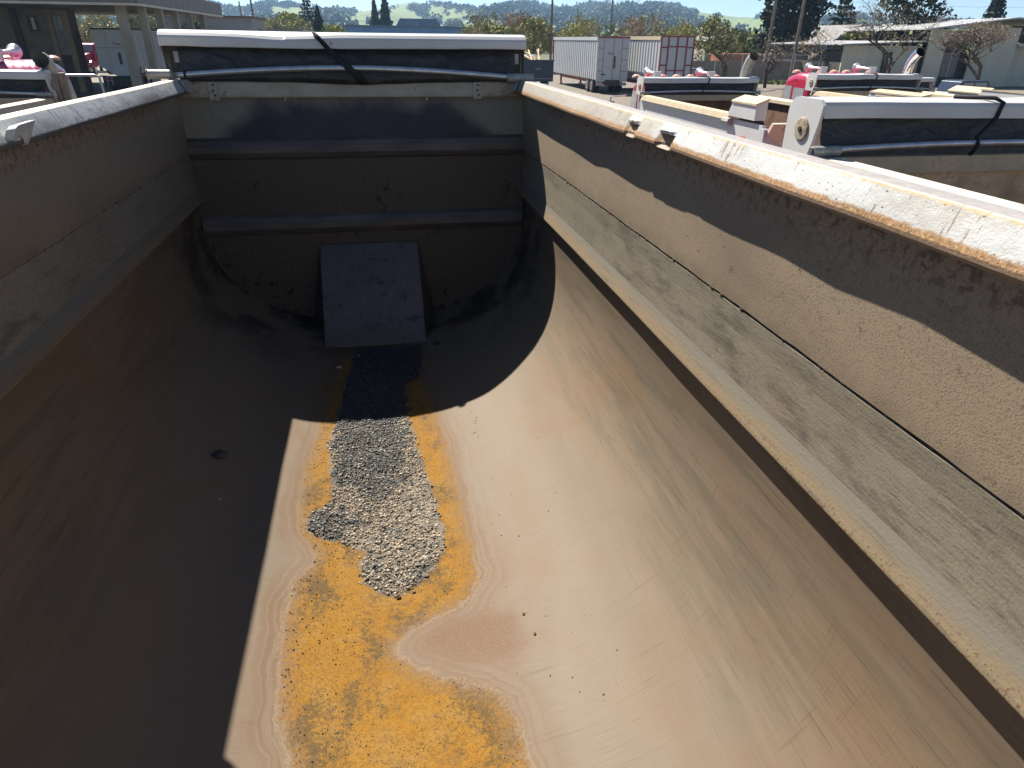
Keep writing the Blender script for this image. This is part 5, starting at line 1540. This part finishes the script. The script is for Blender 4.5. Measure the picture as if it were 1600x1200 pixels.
# parked cars by the warehouse
def car(label, x, y, rz, col, L=4.4, w=1.8, h=1.75, suv=True):
    t = thing('parked_car', label, 'car', (x, y, 0), rz)
    obj('body', MB().prism([(-L / 2, 0.35), (-L / 2, 0.95), (-L / 2 + 0.1, 1.05), (L / 2 - 1.2, 1.02), (L / 2 - 0.1, 0.85), (L / 2, 0.6), (L / 2, 0.35)], 'Y', -w / 2, w / 2), col, t, bevel=0.07)
    roof = [(-L / 2 + 0.1, 1.0), (-L / 2 + 0.35, h - 0.05), (-L / 2 + 0.6, h), (L / 2 - 1.9, h), (L / 2 - 1.2, 1.0)]
    c = obj('cabin', MB().prism(roof, 'Y', -w / 2 + 0.1, w / 2 - 0.1), col, t, bevel=0.05)
    for s in (-1, 1):
        for a, b in ((-L / 2 + 0.5, -L / 2 + 1.25), (-L / 2 + 1.35, L / 2 - 2.05)):
            obj('side_window', MB().add([(a, s * (w / 2 - 0.09), 1.06), (b + 0.12, s * (w / 2 - 0.09), 1.06), (b, s * (w / 2 - 0.09), h - 0.12), (a + 0.06, s * (w / 2 - 0.09), h - 0.12)], [(0, 1, 2, 3)]), 'window_glass' if s < 0 else 'dark_glass', c)
    obj('windshield', MB().add([(L / 2 - 1.24, -w / 2 + 0.2, 1.08), (L / 2 - 1.24, w / 2 - 0.2, 1.08), (L / 2 - 1.84, w / 2 - 0.25, h - 0.05), (L / 2 - 1.84, -w / 2 + 0.25, h - 0.05)], [(0, 1, 2, 3)]), 'dark_glass', c)
    for a in (-L / 2 + 0.8, L / 2 - 0.85):
        for s in (-1, 1):
            wv = obj('wheel', MB().lathe((a, s * (w / 2 - 0.2), 0.33), (0, s, 0), [(0, 0.2), (0.01, 0.31), (0.05, 0.33), (0.17, 0.33), (0.2, 0.3), (0.2, 0.2)], 18), 'dark_rubber', t)
    return t
car('dark blue boxy car parked below the bare tree at the right', 37.6, 40, 0.05, 'car_blue', 4.3, 1.8, 1.72)
car('grey car parked left of the dark blue car', 34.6, 42.5, 0.0, 'car_grey', 4.2, 1.75, 1.5)
car('black car behind the red-edged trailer by the fence', 26.6, 57, 0.3, 'car_blue', 4.4, 1.8, 1.75)

# ------------------------------------------------------------------ the other dump trucks of the row
def dump_truck(label, x, y, zr, L, cabcol, wdt=2.2, ear=None, roof_z=None, exhaust='dull_steel', horns=True, inner='rusty_tan', strap_x=0.1, cab=True, rear='tail_beige', cw=0.95, bonnet=True, ex=(0.0, 0.0, 0.42, 60), mirrors=True, railw=0.12, rimcol='cream_rim'):
    t = thing('dump_truck', label, 'dump truck', (x, y, 0), 0, 'dump trucks parked in rows')
    hw = wdt / 2
    # body
    for s in (-1, 1):
        obj('body_side', MB().bb(s * (hw - 0.06), s * (hw - 0.005), -L, 0.05, 1.45, zr - 0.07), 'white_body', t)
        y_end = -L if not ear else -ear[0]
        obj('side_rail', MB().prism([(s * (hw - railw), zr - 0.08), (s * (hw - railw + 0.005), zr - 0.03), (s * (hw - railw + 0.05), zr + (0.0 if railw < 0.2 else 0.01)), (s * (hw + 0.03), zr - 0.01), (s * (hw + 0.05), zr - 0.08)], 'Y', y_end, 0.02), rimcol, t)
        if ear:
            a, b, hh = -ear[0], -ear[1], ear[2]
            e = obj('corner_box', MB().add([(s * (hw - 0.12), a + 0.06, zr - 0.03), (s * (hw + 0.03), a + 0.06, zr - 0.03), (s * (hw + 0.03), b, zr - 0.03), (s * (hw - 0.12), b, zr - 0.03), (s * (hw - 0.12), a - 0.05, zr + hh), (s * (hw + 0.03), a - 0.05, zr + hh * 0.72), (s * (hw + 0.03), b, zr + hh * 0.72), (s * (hw - 0.12), b, zr + hh)],
                [(3, 2, 1, 0), (4, 5, 6, 7), (0, 1, 5, 4), (1, 2, 6, 5), (2, 3, 7, 6), (3, 0, 4, 7)]), 'white_body', t)
            q0, q1, q2 = (s * (hw - 0.13), zr + hh * 1.02), (s * (hw + 0.045), zr + hh * 0.70), 0.012
            obj('corner_cap', MB().prism([q0, q1, (q1[0], q1[1] + 0.022), (q0[0], q0[1] + 0.022)], 'Y', a - 0.03, b - 0.015), 'cream_rim', e)
            obj('hinge_pin', MB().lathe((s * (hw + 0.02), a + 0.05, zr - 0.1), (0, 1, 0), [(-0.09, 0.05), (0.09, 0.05)], 8), 'dull_steel', e)
            obj('marker_lamp', MB().lathe((s * (hw + 0.0), b + 0.25, zr - 0.28), (s, 0, 0), [(0, 0.05), (0.04, 0.045)], 8), 'red_lens', t)
    rows = []
    for yy in (-L, 0):
        rows.append([(hw * 0.94 * math.cos(math.radians(a)) if abs(math.cos(math.radians(a))) < 0.999 else hw * 0.94 * math.cos(math.radians(a)), yy, zr - 0.55 - 1.05 * math.sin(math.radians(a)) ** 0.7) for a in range(0, 181, 10)])
    obj('tub', MB().grid(rows), 'rusty_brown', t, smooth=True)
    for s in (-1, 1):
        obj('inner_plate', MB().bb(s * (hw * 0.94 - 0.01), s * (hw * 0.94 + 0.005), -L, 0, zr - 0.56, zr - 0.085), 'rusty_brown', t)
    obj('front_wall', MB().bb(-hw + 0.065, hw - 0.065, 0.0, 0.03, zr - 1.62, zr - 0.02), inner, t)
    obj('front_rail', MB().bb(-hw + 0.13, hw - 0.13, -0.04, -0.003, zr - 0.10, zr - 0.01), 'cream_rim', t)
    g = obj('tailgate', MB().bb(-hw + 0.02, hw - 0.02, -L - 0.07, -L - 0.004, 1.4, zr - 0.25), rear, t)
    obj('tailgate_lip', MB().prism([(-L - 0.07, zr - 0.25), (-L - 0.22, zr - 0.03), (-L - 0.18, zr - 0.02), (-L - 0.01, zr - 0.25)], 'X', -hw + 0.02, hw - 0.02), 'tail_beige', g)
    for s in (-1, 1):
        obj('corner_post', MB().bb(s * (hw - 0.10), s * (hw + 0.02), -L - 0.10, -L - 0.003, 1.3, zr - 0.1), 'white_body', t)
    # tarp housing
    rows = []
    for q in np.linspace(-hw + 0.01, hw - 0.01, 40):
        dd = 0.006 * float(vnoise(np.array([q * 3 + x]), 5)[0])
        rows.append([(q, yy, zr + zz + dd) for yy, zz in ((0.28, 0.12), (0.28, 0.255), (0.22, 0.272), (0.03, 0.272), (-0.015, 0.262), (-0.025, 0.245), (-0.028, 0.185), (-0.018, 0.182), (0.02, 0.20))])
    H = obj('tarp_hood', MB().grid(rows), 'white_hood', t)
    arc = [(0.28, -0.01), (0.28, 0.20)] + [(0.20 + 0.08 * math.cos(math.radians(a)), 0.20 + 0.08 * math.sin(math.radians(a))) for a in range(15, 91, 15)] + [(0.0, 0.277), (-0.032, 0.25), (-0.02, 0.17), (0.03, -0.01)]
    for s in (-1, 1):
        obj('hood_end_plate', MB().prism([(a, zr + b) for a, b in arc], 'X', s * hw - 0.008, s * hw + 0.008), 'white_hood', H)
        hb = obj('hub_disc', MB().lathe((s * (hw + 0.008), 0.12, zr + 0.12), (s, 0, 0), [(0, 0.062), (0.006, 0.062), (0.010, 0.055), (0.012, 0.02)], 18), 'cream_paint', H)
        mb = MB()
        obj('bolt_ring', MB().lathe((s * (hw + 0.018), 0.12, zr + 0.12), (s, 0, 0), [(0, 0.018), (0.008, 0.014)], 8), 'weld_dark', H)
        obj('bar_sleeve', MB().lathe((s * (hw + 0.04), -0.06, zr + 0.03), (-s, 0, 0), [(0, 0.026), (0.16, 0.026)], 12), 'dull_steel', H)
        obj('bar_arm', MB().tube([(s * (hw + 0.045), -0.06, zr + 0.05), (s * (hw + 0.055), -0.02, zr - 0.12)], 0.013, 6), 'dull_steel', H)
    rows = []
    for q in np.linspace(-hw + 0.05, hw - 0.05, 70):
        w1 = 0.014 * float(vnoise(np.array([q * 6 + x]), 7)[0])
        rows.append([(q, 0.06, zr + 0.21), (q, 0.045 + w1, zr + 0.15), (q, 0.035 + w1 * 0.6, zr + 0.09), (q, 0.0, zr + 0.03), (q, 0.0, zr - 0.01)])
    obj('tarp_roll', MB().grid(rows), 'black_tarp', H, smooth=True)
    obj('tarp_bar', MB().tube([(q, -0.06, zr + 0.03 + 0.028 * (1 - (q / hw) ** 2)) for q in np.linspace(-hw, hw, 18)], 0.017, 10), 'galvanised', H, smooth=True)
    sx_ = strap_x
    obj('hold_down_strap', MB().tube([(sx_ - 0.12, 0.15, zr + 0.28), (sx_ + 0.01, 0.0, zr + 0.282), (sx_ + 0.04, -0.032, zr + 0.26), (sx_ + 0.02, -0.035, zr + 0.18), (sx_ - 0.08, -0.05, zr + 0.085), (sx_ - 0.09, -0.085, zr + 0.055), (sx_ - 0.09, -0.07, zr + 0.02), (sx_ - 0.085, -0.045, zr - 0.005)], 0.011, 6), 'strap_webbing', H, smooth=True)
    # chassis
    for s in (-1, 1):
        obj('frame_rail', MB().bb(s * 0.38, s * 0.46, -L, 4.2, 0.85, 1.15), 'black_frame', t)
    axle(t, -hw + 0.02, hw - 0.02, -L + 1.3); axle(t, -hw + 0.02, hw - 0.02, -L + 2.65); axle(t, -hw + 0.1, hw - 0.1, 3.6)
    obj('subframe', MB().bb(-0.7, 0.7, -L, 0, 1.16, 1.5), 'black_frame', t)
    if cab:
        rz_ = roof_z or zr + 0.12
        y0 = 0.32
        c = obj('cab', MB().prism([(y0, 1.0), (y0, rz_ - 0.35), (y0 + 0.06, rz_ - 0.10), (y0 + 0.25, rz_ - 0.01), (y0 + 0.6, rz_), (y0 + 0.9, rz_ - 0.08), (y0 + 1.15, rz_ - 0.75), (y0 + 1.15, 1.0)], 'X', -cw, cw), cabcol, t, bevel=0.12)
        if bonnet: obj('hood', MB().prism([(y0 + 1.16, 1.0), (y0 + 1.16, rz_ - 0.85), (y0 + 2.9, rz_ - 1.1), (y0 + 3.2, rz_ - 1.35), (y0 + 3.2, 1.0)], 'X', -0.75, 0.75), cabcol, t, bevel=0.1)
        for s in (-1, 1):
            if bonnet: obj('fender', MB().prism([(y0 + 1.9, 0.8), (y0 + 2.1, 1.3), (y0 + 2.6, 1.5), (y0 + 3.2, 1.35), (y0 + 3.35, 0.85)], 'X', s * 0.76, s * 1.15), cabcol, t, bevel=0.05)
            obj('side_window', MB().add([(s * (cw + 0.004), y0 + 0.16, rz_ - 0.78), (s * (cw + 0.004), y0 + 0.55, rz_ - 0.80), (s * (cw + 0.004), y0 + 0.55, rz_ - 0.26), (s * (cw + 0.004), y0 + 0.20, rz_ - 0.26)], [(0, 1, 2, 3)]), 'window_glass', c)
            obj('door_window', MB().add([(s * (cw + 0.004), y0 + 0.62, rz_ - 0.82), (s * (cw + 0.004), y0 + 1.05, rz_ - 0.82), (s * (cw + 0.004), y0 + 0.85, rz_ - 0.24), (s * (cw + 0.004), y0 + 0.62, rz_ - 0.24)], [(0, 1, 2, 3)]), 'window_glass', c)
            if mirrors: obj('mirror_arm', MB().tube([(s * cw, y0 + 1.2, rz_ - 0.35), (s * (cw + 0.30), y0 + 1.25, rz_ - 0.38), (s * (cw + 0.32), y0 + 1.25, rz_ - 0.95), (s * cw, y0 + 1.2, rz_ - 0.98)], 0.018, 6), 'trailer_white', t)
            if mirrors: obj('mirror', MB().bb(s * (cw + 0.22), s * (cw + 0.40), y0 + 1.22, y0 + 1.29, rz_ - 0.92, rz_ - 0.46), 'black_frame', t, bevel=0.015)
        obj('rear_window', MB().bb(-0.55, 0.55, y0 - 0.012, y0 - 0.003, rz_ - 0.95, rz_ - 0.5), 'dark_glass', c)
        for q in (-0.8, -0.28, 0.0, 0.28, 0.8):
            obj('roof_lamp', MB().lathe((q, y0 + 0.78, rz_ - 0.012), (0, 0, 1), [(0, 0.085), (0.03, 0.075), (0.055, 0.03)], 10), 'amber_lens', c)
        if horns:
            for q in (-0.62, 0.42):
                h_ = obj('air_horn', MB().lathe((q, y0 + 0.25, rz_ + 0.085), (0, 1, 0), [(0, 0.014), (0.30, 0.026), (0.40, 0.05), (0.45, 0.088), (0.455, 0.088), (0.44, 0.06)], 14), 'horn_metal', c)
                obj('horn_mount', MB().box((q + 0.0, y0 + 0.22, rz_ + 0.055), (0.10, 0.07, 0.12), taper=(1.3, 1.3)), 'trailer_white', c)
        # stack with a cut elbow turned back
        if exhaust:
            xe, ze, re2 = hw - 0.15 + ex[0], rz_ + 0.02 + ex[1], ex[2]
            P = [(xe, 0.22, 0.9), (xe, 0.22, ze)]
            for a in range(10, ex[3] + 1, 10):
                P.append((xe, 0.22 - re2 * (1 - math.cos(math.radians(a))), ze + re2 * math.sin(math.radians(a))))
            e = MB().tube(P, 0.085, 14, cap=False)
            e2 = MB().tube([tuple(q) for q in P[::-1]], 0.078, 14, cap=False)
            e.add(e2.v, [f[::-1] for f in e2.f])
            obj('exhaust_stack', e, exhaust, t, smooth=True)
        if bonnet: obj('grille', MB().bb(-0.55, 0.55, y0 + 3.203, y0 + 3.26, 1.1, rz_ - 1.4), 'chrome', t)
        obj('bumper', MB().bb(-1.15, 1.15, y0 + (3.25 if bonnet else 1.2), y0 + (3.45 if bonnet else 1.35), 0.5, 0.9), 'chrome', t, bevel=0.04)
    return t
dump_truck('white dump truck right beside the foreground body, its black tarp and hub disc close by', 3.5, 3.4, 3.16, 4.4, 'crimson_paint', strap_x=-0.06, horns=False, exhaust=None, roof_z=2.75, railw=0.16, rimcol='white_rim')
dump_truck('white dump truck with cream rims and chrome horns in the row ahead, nearest the trailers', 5.78, 12.0, 2.87, 4.1, 'crimson_paint', wdt=2.16, ear=(3.3, 3.95, 0.20), inner='rusty_brown', exhaust='dull_steel', cw=0.82, roof_z=3.10)
dump_truck('dump truck with crimson cab ahead at the right, horns on its roof', 9.08, 12.0, 2.93, 2.75, 'crimson_paint', wdt=2.16, ear=(1.55, 2.72, 0.10), exhaust='chrome', inner='rusty_brown', roof_z=3.19)
dump_truck('cream rimmed dump truck at the far right, behind the near black tarp', 12.1, 15.2, 2.72, 3.9, 'crimson_paint', wdt=2.2, ear=(3.0, 3.9, 0.26), roof_z=2.6, horns=False, exhaust=None, inner='rusty_brown')
tD = dump_truck('dump truck with crimson cab, sky sheen painted in magenta, at the left edge under the canopy shade', -4.62, 9.1, 3.06, 4.2, 'crimson_sky_sheen', exhaust='dull_steel', strap_x=-0.4, roof_z=3.42, bonnet=False, mirrors=False, cw=0.9, ex=(0.12, -0.16, 0.16, 90))
# leftover timber post strapped to that truck and its white hand rail
obj('corner_stake', MB().box((1.25, 0.05, 3.14), (0.06, 0.06, 0.34), rx=0.05), 'wood_post', tD)
obj('corner_stake', MB().box((1.18, 0.03, 3.15), (0.05, 0.05, 0.30), rx=0.05), 'wood_post', tD)
obj('grab_rail', MB().tube([(1.2, 0.1, 3.28), (1.55, 0.15, 3.28), (1.60, 0.15, 3.27), (1.62, 0.15, 2.9)], 0.014, 8), 'trailer_white', tD)

# ------------------------------------------------------------------ the air itself
hz = bpy.data.materials.new('air')
hz.use_nodes = True
hz.node_tree.nodes.remove(hz.node_tree.nodes['Principled BSDF'])
pv = hz.node_tree.nodes.new('ShaderNodeVolumePrincipled')
pv.inputs['Color'].default_value = (0.42, 0.66, 1.0, 1)
pv.inputs['Density'].default_value = 0.00020
pv.inputs['Anisotropy'].default_value = 0.3
hz.node_tree.links.new(pv.outputs[0], hz.node_tree.nodes['Material Output'].inputs['Volume'])
MATS['air'] = hz
tag(obj('haze', MB().bb(-2500, 2700, -900, 2900, -20, 130), 'air'), 'thin pale air between the yard and the far hills', 'haze', kind='stuff')
